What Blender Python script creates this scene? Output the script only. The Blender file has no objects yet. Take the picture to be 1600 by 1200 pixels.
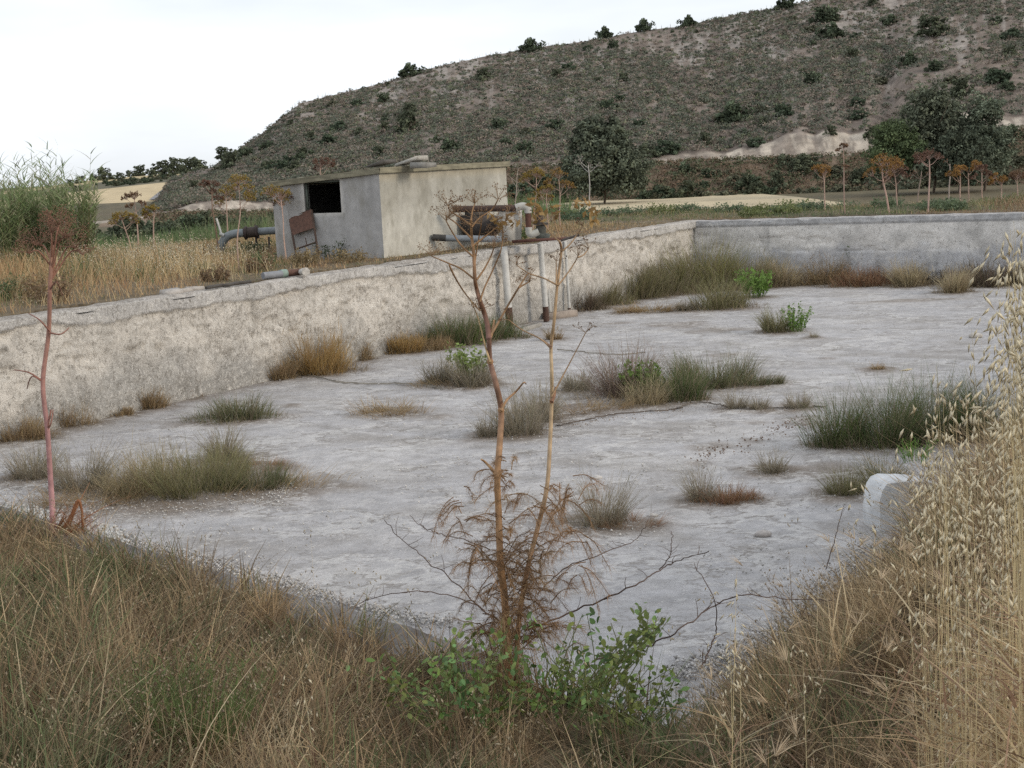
import bpy, math
import numpy as np
from mathutils import Matrix, Vector

# ------------------------------------------------------------------ camera, world, sun
sc = bpy.context.scene
COL = sc.collection
FPX = 2270.0                       # focal length in pixels of the 1600 px wide photograph
PITCH, ROLL, EYE = math.radians(8.72), math.radians(2.86), 4.25
_fw = np.array([0, math.cos(PITCH), -math.sin(PITCH)])
_rt = np.array([1.0, 0, 0]); _up = np.cross(_rt, _fw)
CR = math.cos(ROLL) * _rt - math.sin(ROLL) * _up
CU = math.sin(ROLL) * _rt + math.cos(ROLL) * _up
EYEP = np.array([0, 0, EYE])
cam = bpy.data.cameras.new("camera"); camo = bpy.data.objects.new("camera", cam); COL.objects.link(camo)
cam.sensor_width = 36.0; cam.lens = FPX / 1600 * 36.0
cam.clip_start = 0.05; cam.clip_end = 6000
M = Matrix.Identity(4)
for i in range(3):
    M[i][0], M[i][1], M[i][2], M[i][3] = CR[i], CU[i], -_fw[i], EYEP[i]
camo.matrix_world = M
sc.camera = camo

SUN_EL, SUN_AZ = math.radians(22), math.radians(112)      # azimuth clockwise from +Y
world = bpy.data.worlds.new("World"); sc.world = world; world.use_nodes = True
wt = world.node_tree; wn, wl = wt.nodes, wt.links
bg = wn["Background"]; bg.inputs[1].default_value = 0.1
sky = wn.new("ShaderNodeTexSky"); sky.sky_type = 'NISHITA'; sky.sun_disc = False
sky.sun_elevation = SUN_EL; sky.sun_rotation = SUN_AZ; sky.air_density = 1.0; sky.dust_density = 1.5
tc = wn.new("ShaderNodeTexCoord"); mp = wn.new("ShaderNodeMapping"); mp.inputs['Scale'].default_value = (1.6, 1.6, 7.0)
mp.inputs['Location'].default_value = (0.3, 0.0, 0.4)
ns = wn.new("ShaderNodeTexNoise"); ns.inputs['Scale'].default_value = 1.7; ns.inputs['Detail'].default_value = 5; ns.inputs['Roughness'].default_value = 0.5
rp = wn.new("ShaderNodeValToRGB"); rp.color_ramp.elements[0].position = 0.36; rp.color_ramp.elements[0].color = (0.76, 0.76, 0.76, 1)
rp.color_ramp.elements[1].position = 0.56; rp.color_ramp.elements[1].color = (1, 1, 1, 1)
mx = wn.new("ShaderNodeMix"); mx.data_type = 'RGBA'; mx.inputs[7].default_value = (10.5, 11.0, 11.6, 1)
wl.new(tc.outputs['Generated'], mp.inputs['Vector']); wl.new(mp.outputs[0], ns.inputs['Vector']); wl.new(ns.outputs['Fac'], rp.inputs[0])
wl.new(rp.outputs[0], mx.inputs[0]); wl.new(sky.outputs[0], mx.inputs[6]); wl.new(mx.outputs[2], bg.inputs[0])
sun = bpy.data.lights.new("sun", 'SUN'); sun.energy = 1.5; sun.angle = math.radians(14); sun.color = (1.0, 0.87, 0.70)
suno = bpy.data.objects.new("sun", sun); COL.objects.link(suno)
_sd = Vector((math.sin(SUN_AZ) * math.cos(SUN_EL), math.cos(SUN_AZ) * math.cos(SUN_EL), math.sin(SUN_EL)))
suno.rotation_euler = _sd.to_track_quat('Z', 'Y').to_euler()
sc.view_settings.view_transform = 'Standard'; sc.view_settings.look = 'None'
sc.view_settings.exposure = 0.0; sc.view_settings.gamma = 1.0
sc.cycles.max_bounces = 6; sc.cycles.diffuse_bounces = 3; sc.cycles.transmission_bounces = 3; sc.cycles.transparent_max_bounces = 4
sc.cycles.use_denoising = False

# ------------------------------------------------------------------ helpers
RNG = np.random.default_rng(11)
def U(a, b, n=None): return RNG.uniform(a, b, n)
def Nn(s, n=None): return RNG.normal(0, s, n)

def ray(px, py): return (px - 800) / FPX * CR - (py - 600) / FPX * CU + _fw
def at(px, py, z=0.0):
    d = ray(px, py); return EYEP + d * ((z - EYE) / d[2])
def atY(px, py, Y):
    d = ray(px, py); return EYEP + d * (Y / d[1])
def onplane(px, py, p0, n):
    d = ray(px, py); return EYEP + d * (np.dot(np.asarray(p0) - EYEP, n) / np.dot(d, n))
def proj(p):
    q = np.asarray(p, float) - EYEP
    x, y, z = q @ CR, q @ CU, q @ _fw
    return 800 + FPX * x / z, 600 - FPX * y / z
def mpp(p): return float((np.asarray(p) - EYEP) @ _fw) / FPX       # metres per photo pixel at a point

_lat = np.random.default_rng(5).random((64, 256, 256))
def vn(x, y, s=0):
    x = np.asarray(x, float); y = np.asarray(y, float)
    xi = np.floor(x).astype(int); yi = np.floor(y).astype(int); fx = x - xi; fy = y - yi
    fx = fx * fx * (3 - 2 * fx); fy = fy * fy * (3 - 2 * fy); L = _lat[s % 64]
    a = L[xi & 255, yi & 255]; b = L[(xi + 1) & 255, yi & 255]; c = L[xi & 255, (yi + 1) & 255]; d = L[(xi + 1) & 255, (yi + 1) & 255]
    return (a * (1 - fx) + b * fx) * (1 - fy) + (c * (1 - fx) + d * fx) * fy
def fbm(x, y, s=0, o=4):
    t = 0; A = 0.5; n = 0
    for k in range(o):
        t = t + A * vn(np.asarray(x) * 2 ** k + 17.3 * k, np.asarray(y) * 2 ** k + 9.1 * k, s + k); n += A; A *= 0.5
    return t / n
def sstep(a, b, x):
    t = np.clip((np.asarray(x, float) - a) / (b - a), 0, 1); return t * t * (3 - 2 * t)

class MB:
    def __init__(s): s.v = []; s.f = {3: [], 4: []}; s.c = []; s.n = 0
    def add(s, v, faces, col):
        v = np.asarray(v, float).reshape(-1, 3); faces = np.asarray(faces, int)
        col = np.asarray(col, float)
        if col.ndim == 1: col = np.tile(col, (len(v), 1))
        s.v.append(v); s.c.append(col); s.f[faces.shape[1]].append(faces + s.n); s.n += len(v)
        return s
    def build(s, name, mat, parent=None, smooth=False, kind=None):
        v = np.concatenate(s.v); c = np.concatenate(s.c)
        off = np.array(parent.location) if parent is not None else np.zeros(3)
        if parent is not None and parent.parent is not None: off = off + np.array(parent.parent.location)
        me = bpy.data.meshes.new(name)
        me.vertices.add(len(v)); me.vertices.foreach_set("co", (v - off).astype(np.float32).ravel())
        loops = []; tot = []
        for k in (3, 4):
            if s.f[k]:
                F = np.concatenate(s.f[k]); loops.append(F.ravel()); tot.append(np.full(len(F), k))
        loops = np.concatenate(loops).astype(np.int32); tot = np.concatenate(tot).astype(np.int32)
        start = np.concatenate([[0], np.cumsum(tot)[:-1]]).astype(np.int32)
        me.loops.add(len(loops)); me.loops.foreach_set("vertex_index", loops)
        me.polygons.add(len(tot)); me.polygons.foreach_set("loop_start", start)
        try: me.polygons.foreach_set("loop_total", tot)
        except Exception: pass
        if smooth: me.polygons.foreach_set("use_smooth", np.ones(len(tot), bool))
        me.update(calc_edges=True); me.validate()
        ca = me.color_attributes.new("Col", 'FLOAT_COLOR', 'POINT')
        ca.data.foreach_set("color", np.concatenate([np.clip(c, 0, 1), np.ones((len(c), 1))], 1).astype(np.float32).ravel())
        if isinstance(mat, (list, tuple)):
            for m_ in mat: me.materials.append(m_)
        else: me.materials.append(mat)
        o = bpy.data.objects.new(name, me); COL.objects.link(o)
        if parent is not None: o.parent = parent
        if kind: o["kind"] = kind
        return o

def tag(o, label, cat, group=None):
    o["label"] = label; o["category"] = cat
    if group: o["group"] = group
    return o
def thing(name, label, cat, loc, group=None):
    o = bpy.data.objects.new(name, None); o.empty_display_size = 0.1; COL.objects.link(o)
    o.location = tuple(float(t) for t in loc); return tag(o, label, cat, group)

def grid_faces(n, m):
    i = np.arange(n - 1)[:, None]; j = np.arange(m - 1)[None, :]
    a = i * m + j
    return np.stack([a, a + 1, a + m + 1, a + m], -1).reshape(-1, 4)

def blades(mb, base, h, w, az, lean, curve, col, segs=3, tip=None):
    N = len(base); h = np.broadcast_to(h, N); w = np.broadcast_to(w, N); lean = np.broadcast_to(lean, N); curve = np.broadcast_to(curve, N)
    t = np.linspace(0, 1, segs + 1)
    d = np.stack([np.cos(az), np.sin(az), np.zeros(N)], 1)
    a2 = U(0, 2 * np.pi, N); sd = np.stack([np.cos(a2), np.sin(a2), np.zeros(N)], 1)
    hor = lean[:, None] * t + curve[:, None] * t ** 2
    ver = t - 0.35 * np.abs(curve)[:, None] * t ** 2
    nrm = np.sqrt(1 + lean ** 2)[:, None]
    p = base[:, None, :] + (h[:, None] * hor / nrm)[..., None] * d[:, None, :]
    p[..., 2] += h[:, None] * ver / nrm
    ww = (w[:, None] * (1 - 0.85 * t ** 2)) * 0.5
    P = np.stack([p - ww[..., None] * sd[:, None, :], p + ww[..., None] * sd[:, None, :]], 2)
    m = (segs + 1) * 2
    k = np.arange(segs)[None, :] * 2; o = (np.arange(N) * m)[:, None]
    F = np.stack([o + k, o + k + 1, o + k + 3, o + k + 2], -1).reshape(-1, 4)
    col = np.asarray(col, float)
    if col.ndim == 1: col = np.tile(col, (N, 1))
    C = np.repeat(col[:, None, :], m, 1)
    if tip is not None:
        tt = np.repeat(t, 2)[None, :, None]; C = C * (1 - tt) + np.asarray(tip) * tt
    mb.add(P.reshape(-1, 3), F, C.reshape(-1, 3))
    return p[:, -1, :]

def unit(v): return v / np.maximum(np.linalg.norm(v, axis=-1, keepdims=True), 1e-9)
def perp(d):
    a = np.where(np.abs(d[:, 2:3]) < 0.9, np.array([[0, 0, 1.0]]), np.array([[1.0, 0, 0]]))
    u = unit(np.cross(d, a)); return u, np.cross(d, u)
def spindles(mb, c, d, L, r, col):
    N = len(c); d = unit(d); u, w = perp(d)
    L = np.broadcast_to(L, N)[:, None]; r = np.broadcast_to(r, N)[:, None]
    vs = [c - d * L * 0.5]
    for k in range(3):
        a = 2 * np.pi * k / 3; vs.append(c - d * L * 0.12 + (u * math.cos(a) + w * math.sin(a)) * r)
    vs.append(c + d * L * 0.5)
    V = np.stack(vs, 1).reshape(-1, 3); o = (np.arange(N) * 5)[:, None]
    T = np.array([[0, 2, 1], [0, 3, 2], [0, 1, 3], [4, 1, 2], [4, 2, 3], [4, 3, 1]])
    F = (o[:, None, :] + T[None]).reshape(-1, 3)
    col = np.asarray(col, float); col = np.tile(col, (N, 1)) if col.ndim == 1 else col
    mb.add(V, F, np.repeat(col, 5, 0))
def leaves(mb, c, nrm, L, W, col, up=None):
    """kite shaped leaves, folded a little along the mid-rib"""
    N = len(c); nrm = unit(nrm); u, w = perp(nrm)
    a = U(0, 2 * np.pi, N)[:, None]; e = u * np.cos(a) + w * np.sin(a); f = np.cross(nrm, e)
    L = np.broadcast_to(L, N)[:, None]; W = np.broadcast_to(W, N)[:, None]
    V = np.stack([c - e * L * .5, c + f * W * .5 - e * L * .05 + nrm * W * .12, c + e * L * .5, c - f * W * .5 - e * L * .05 + nrm * W * .12], 1).reshape(-1, 3)
    F = (np.arange(N) * 4)[:, None] + np.arange(4)[None]
    col = np.asarray(col, float); col = np.tile(col, (N, 1)) if col.ndim == 1 else col
    mb.add(V, F, np.repeat(col, 4, 0))
def ovals(mb, c, nrm, L, W, col):
    N = len(c); nrm = unit(nrm); u, w = perp(nrm); a = U(0, 2 * np.pi, N)[:, None]; e = u * np.cos(a) + w * np.sin(a); f = np.cross(nrm, e)
    L = np.broadcast_to(L, N)[:, None]; W = np.broadcast_to(W, N)[:, None]; ks = [(-.5, 0, 0), (-.28, .40, .10), (.10, .46, .12), (.38, .22, .05), (.52, 0, -.08), (.38, -.22, .05), (.10, -.46, .12), (-.28, -.40, .10)]
    V = np.stack([c + e * L * p + f * W * q + nrm * W * r for p, q, r in ks], 1).reshape(-1, 3); o = (np.arange(N) * 8)[:, None]
    F = np.concatenate([o + np.array([[0, 1, 2, 7]]), o + np.array([[7, 2, 3, 6]]), o + np.array([[6, 3, 4, 5]])]); mb.add(V, F, np.repeat(np.asarray(col), 8, 0))
def hairs(mb, p, d, L, w, col, droop=.3):
    N = len(p); d = unit(d); L = np.broadcast_to(L, N); t = np.linspace(0, 1, 4); sd = np.cross(d, unit(Nn(1, (N, 3)))); sd = unit(sd)
    q = p[:, None, :] + (L[:, None] * t)[..., None] * d[:, None, :]; q[..., 2] -= droop * L[:, None] * t ** 2; q = q + Nn(.05, (N, 4, 3)) * L[:, None, None] * (t > 0)[None, :, None]
    ww = np.broadcast_to(w, N)[:, None] * (1 - .7 * t) * .5; P = np.stack([q - ww[..., None] * sd[:, None, :], q + ww[..., None] * sd[:, None, :]], 2)
    k = np.arange(3)[None, :] * 2; o = (np.arange(N) * 8)[:, None]; F = np.stack([o + k, o + k + 1, o + k + 3, o + k + 2], -1).reshape(-1, 4); mb.add(P.reshape(-1, 3), F, np.repeat(np.asarray(col), 8, 0))
def tube(mb, pts, rad, col, sides=7, cap=True):
    pts = np.asarray(pts, float); n = len(pts); rad = np.broadcast_to(rad, n)
    tg = unit(np.gradient(pts, axis=0)); u0 = perp(tg[:1])[0][0]; R = []
    for i in range(n):
        u0 = u0 - tg[i] * (u0 @ tg[i]); u0 = u0 / max(np.linalg.norm(u0), 1e-9); w0 = np.cross(tg[i], u0)
        a = np.linspace(0, 2 * np.pi, sides, endpoint=False)
        R.append(pts[i] + rad[i] * (np.cos(a)[:, None] * u0 + np.sin(a)[:, None] * w0))
    V = np.concatenate(R); F = []
    i = np.arange(n - 1)[:, None] * sides; k = np.arange(sides)[None]; k2 = (k + 1) % sides
    F = np.stack([i + k, i + k2, i + k2 + sides, i + k + sides], -1).reshape(-1, 4)
    col = np.asarray(col, float)
    if col.ndim == 2: col = np.repeat(col, sides, 0)
    mb.add(V, F, col)
    if cap:
        for e in (0, n - 1):
            ring = V[e * sides:(e + 1) * sides]; c = pts[e][None]
            T = np.stack([np.arange(sides), (np.arange(sides) + 1) % sides, np.full(sides, sides)], 1)
            if e == 0: T = T[:, ::-1]
            cc = col if col.ndim == 1 else col[e * sides]
            mb.add(np.concatenate([ring, c]), T, cc)
def smooth_path(pts, n=6, wob=0.0):
    pts = np.asarray(pts, float); m = len(pts)
    out = []
    for i in range(m - 1):
        p0, p1, p2, p3 = pts[max(i - 1, 0)], pts[i], pts[i + 1], pts[min(i + 2, m - 1)]
        for t in np.linspace(0, 1, n, endpoint=False):
            out.append(0.5 * ((2 * p1) + (-p0 + p2) * t + (2 * p0 - 5 * p1 + 4 * p2 - p3) * t * t + (-p0 + 3 * p1 - 3 * p2 + p3) * t ** 3))
    out.append(pts[-1]); out = np.array(out)
    if wob: out[1:-1] += Nn(wob, (len(out) - 2, 3))
    return out
def box(mb, o, ex, ey, ez, col, jit=0.0):
    """box from corner o along three edge vectors"""
    o, ex, ey, ez = [np.asarray(t, float) for t in (o, ex, ey, ez)]
    V = np.array([o, o + ex, o + ex + ey, o + ey, o + ez, o + ex + ez, o + ex + ey + ez, o + ey + ez])
    if jit: V = V + Nn(jit, V.shape)
    mb.add(V, [[0, 3, 2, 1], [4, 5, 6, 7], [0, 1, 5, 4], [1, 2, 6, 5], [2, 3, 7, 6], [3, 0, 4, 7]], col)

# ------------------------------------------------------------------ materials
def newmat(name):
    m = bpy.data.materials.new(name); m.use_nodes = True
    return m, m.node_tree.nodes, m.node_tree.links, m.node_tree.nodes["Principled BSDF"]
def leafmat(name, tr=0.3, rough=0.75, spec=0.2):
    m, n, l, b = newmat(name); b.inputs['Roughness'].default_value = rough; b.inputs['Specular IOR Level'].default_value = spec
    a = n.new("ShaderNodeAttribute"); a.attribute_name = "Col"; l.new(a.outputs['Color'], b.inputs['Base Color'])
    t = n.new("ShaderNodeBsdfTranslucent"); l.new(a.outputs['Color'], t.inputs['Color'])
    x = n.new("ShaderNodeMixShader"); x.inputs[0].default_value = tr
    l.new(b.outputs[0], x.inputs[1]); l.new(t.outputs[0], x.inputs[2]); l.new(x.outputs[0], n["Material Output"].inputs[0]); return m
def N_(n, t, **kw):
    q = n.new(t)
    for k, v in kw.items():
        if k in q.inputs: q.inputs[k].default_value = v
        else: setattr(q, k, v)
    return q
def colmat(name, rough=0.9, scale=4.0, var=0.35, bump=0.3, bscale=30.0, bdist=0.02, speck=None, spec=0.2):
    """vertex colour x layered noise, with a bump; speck = (scale, size, colour)"""
    m, n, l, b = newmat(name); b.inputs['Roughness'].default_value = rough; b.inputs['Specular IOR Level'].default_value = spec
    a = n.new("ShaderNodeAttribute"); a.attribute_name = "Col"
    g = n.new("ShaderNodeNewGeometry")
    n1 = N_(n, "ShaderNodeTexNoise", Scale=scale, Detail=8.0, Roughness=0.65); l.new(g.outputs['Position'], n1.inputs['Vector'])
    mr = n.new("ShaderNodeMapRange"); mr.inputs[1].default_value = 0.25; mr.inputs[2].default_value = 0.75
    mr.inputs[3].default_value = 1 - var; mr.inputs[4].default_value = 1 + var; l.new(n1.outputs['Fac'], mr.inputs[0])
    vm = n.new("ShaderNodeVectorMath"); vm.operation = 'SCALE'; l.new(a.outputs['Color'], vm.inputs[0]); l.new(mr.outputs[0], vm.inputs['Scale'])
    last = vm.outputs[0]
    if speck:
        vo = N_(n, "ShaderNodeTexVoronoi", Scale=speck[0]); l.new(g.outputs['Position'], vo.inputs['Vector'])
        lt = n.new("ShaderNodeMath"); lt.operation = 'LESS_THAN'; lt.inputs[1].default_value = speck[1]; l.new(vo.outputs['Distance'], lt.inputs[0])
        mx = n.new("ShaderNodeMix"); mx.data_type = 'RGBA'; mx.inputs[7].default_value = (*speck[2], 1)
        l.new(lt.outputs[0], mx.inputs[0]); l.new(last, mx.inputs[6]); last = mx.outputs[2]
    l.new(last, b.inputs['Base Color'])
    n2 = N_(n, "ShaderNodeTexNoise", Scale=bscale, Detail=6.0, Roughness=0.7); l.new(g.outputs['Position'], n2.inputs['Vector'])
    bu = n.new("ShaderNodeBump"); bu.inputs['Strength'].default_value = bump; bu.inputs['Distance'].default_value = bdist
    l.new(n2.outputs['Fac'], bu.inputs['Height']); l.new(bu.outputs[0], b.inputs['Normal']); return m

M_GRASS = leafmat("grass_blade", 0.3); M_LEAF = leafmat("leaf", 0.3, 0.6, 0.3); M_STEM = colmat("stem", 0.7, 25, 0.3, 0.2, 120, 0.004)
M_SCRUB = leafmat("scrub_leaf", 0.15, 0.85, 0.1)
M_GROUND = colmat("earth", 0.95, 2.5, 0.45, 0.6, 25, 0.04)
M_HILL = colmat("hill_soil", 0.95, 0.5, 0.45, 0.8, 1.5, 0.4)
M_FIELD = colmat("field_stubble", 0.95, 0.25, 0.18, 0.5, 2.0, 0.15)
M_RUST = colmat("rusty_metal", 0.75, 14, 0.5, 0.4, 60, 0.004, spec=0.4)
M_PAINT = colmat("weathered_paint", 0.6, 9, 0.22, 0.25, 50, 0.004, spec=0.4)
M_CONC = colmat("rough_concrete", 0.92, 5, 0.25, 0.5, 40, 0.012)
M_STONE = colmat("stone", 0.9, 12, 0.3, 0.5, 50, 0.01)

# ------------------------------------------------------------------ the layout of the basin
A = np.array([0.54, 0.84]); A /= np.linalg.norm(A)              # along the left wall, away from the camera
L0 = np.array([-8.48, 24.19]); nL = np.array([A[1], -A[0]])      # inward normal of the left wall
CORN = np.array([6.14, 47.12]); Bd = np.array([0.87, -0.49]); Bd /= np.linalg.norm(Bd); nB = np.array([Bd[1], -Bd[0]])
N0 = np.array([-0.55, 6.72]); Nd = np.array([0.69, -0.72]); Nd /= np.linalg.norm(Nd); nN = np.array([-Nd[1], Nd[0]])
R0 = np.array([0.9, 5.0]); nR = np.array([-A[1], A[0]])
WT = 2.05
def dists(x, y):
    f = lambda p, n: (x - p[0]) * n[0] + (y - p[1]) * n[1]
    return f(L0, nL), f(CORN, nB), f(N0, nN), f(R0, nR)
def ground_z(x, y):
    x = np.asarray(x, float); y = np.asarray(y, float)
    dL, dB, dN, dR = dists(x, y)
    ins = np.minimum(np.minimum(dL, dB), dN)
    near = np.where((dN < 0) | (dR < 0), 1.0, 0.0)
    dout = np.maximum(-dN, -dR * 0.9)
    zb = 2.06 + 0.64 * sstep(0, 4.6, np.maximum(-dN, 0)) + 0.25 * sstep(0, 3, np.maximum(-dR, 0)) * sstep(5, 9, y)
    far = np.maximum(np.maximum(-dL, -dB), 0)
    zf = 2.05 - 2.8 * np.maximum(sstep(10, 50, -dL), sstep(4, 40, -dB))
    slope = 2.2 * (1 - dR / 2.65)
    zin = np.where(dR < 2.65, np.maximum(slope, -0.3), -0.3)
    z = np.where(far > 0, zf, zb)
    drop_ = (dN > -0.15) & (dL > -0.42) & (dB > -0.38) & (dR > 0)
    z = np.where(drop_, np.minimum(zin, 2.2), z)
    z = z + 0.10 * (fbm(x * 0.5, y * 0.5, 3) - 0.5) * (np.hypot(x, y) < 120) * np.where(ins > -0.5, 0.3, 1.0)
    return z
def inside(x, y, m=0.0):
    dL, dB, dN, dR = dists(x, y); return (np.minimum(np.minimum(dL, dB), dN) > -m) & (dR > 0)

# ------------------------------------------------------------------ ground
az = np.radians(np.concatenate([np.arange(-180, -45, 5.0), np.arange(-45, -24, 0.8), np.arange(-24, 24, 0.16), np.arange(24, 45, 0.8), np.arange(45, 180.1, 5.0)]))
rr = np.concatenate([np.arange(0.3, 4, 0.12), np.geomspace(4, 70, 460), np.geomspace(72, 4000, 70)])
RR, AZ = np.meshgrid(rr, az, indexing='ij')
X, Y = RR * np.sin(AZ), RR * np.cos(AZ); Z = ground_z(X, Y)
g = MB(); k = fbm(X * 0.8, Y * 0.8, 7)[..., None]; k2 = fbm(X * 0.15, Y * 0.15, 9)[..., None]
soil = np.array([0.085, 0.066, 0.047]) * (1 - k) + np.array([0.19, 0.15, 0.095]) * k
grn = np.array([0.07, 0.08, 0.035])
farm = sstep(60, 110, RR)[..., None]
gc = soil * (1 - 0.5 * farm * k2) + grn * 0.5 * farm * k2
ins_ = inside(X, Y, 0.2)[..., None]
gc = np.where(ins_ & (dists(X, Y)[3] > 2.4)[..., None], np.array([0.24, 0.22, 0.19]) * (0.7 + 0.5 * k), gc)
g.add(np.stack([X, Y, Z], -1), grid_faces(len(rr), len(az))[:, ::-1], gc.reshape(-1, 3))
g.build("ground", M_GROUND, smooth=True, kind="structure")

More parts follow.
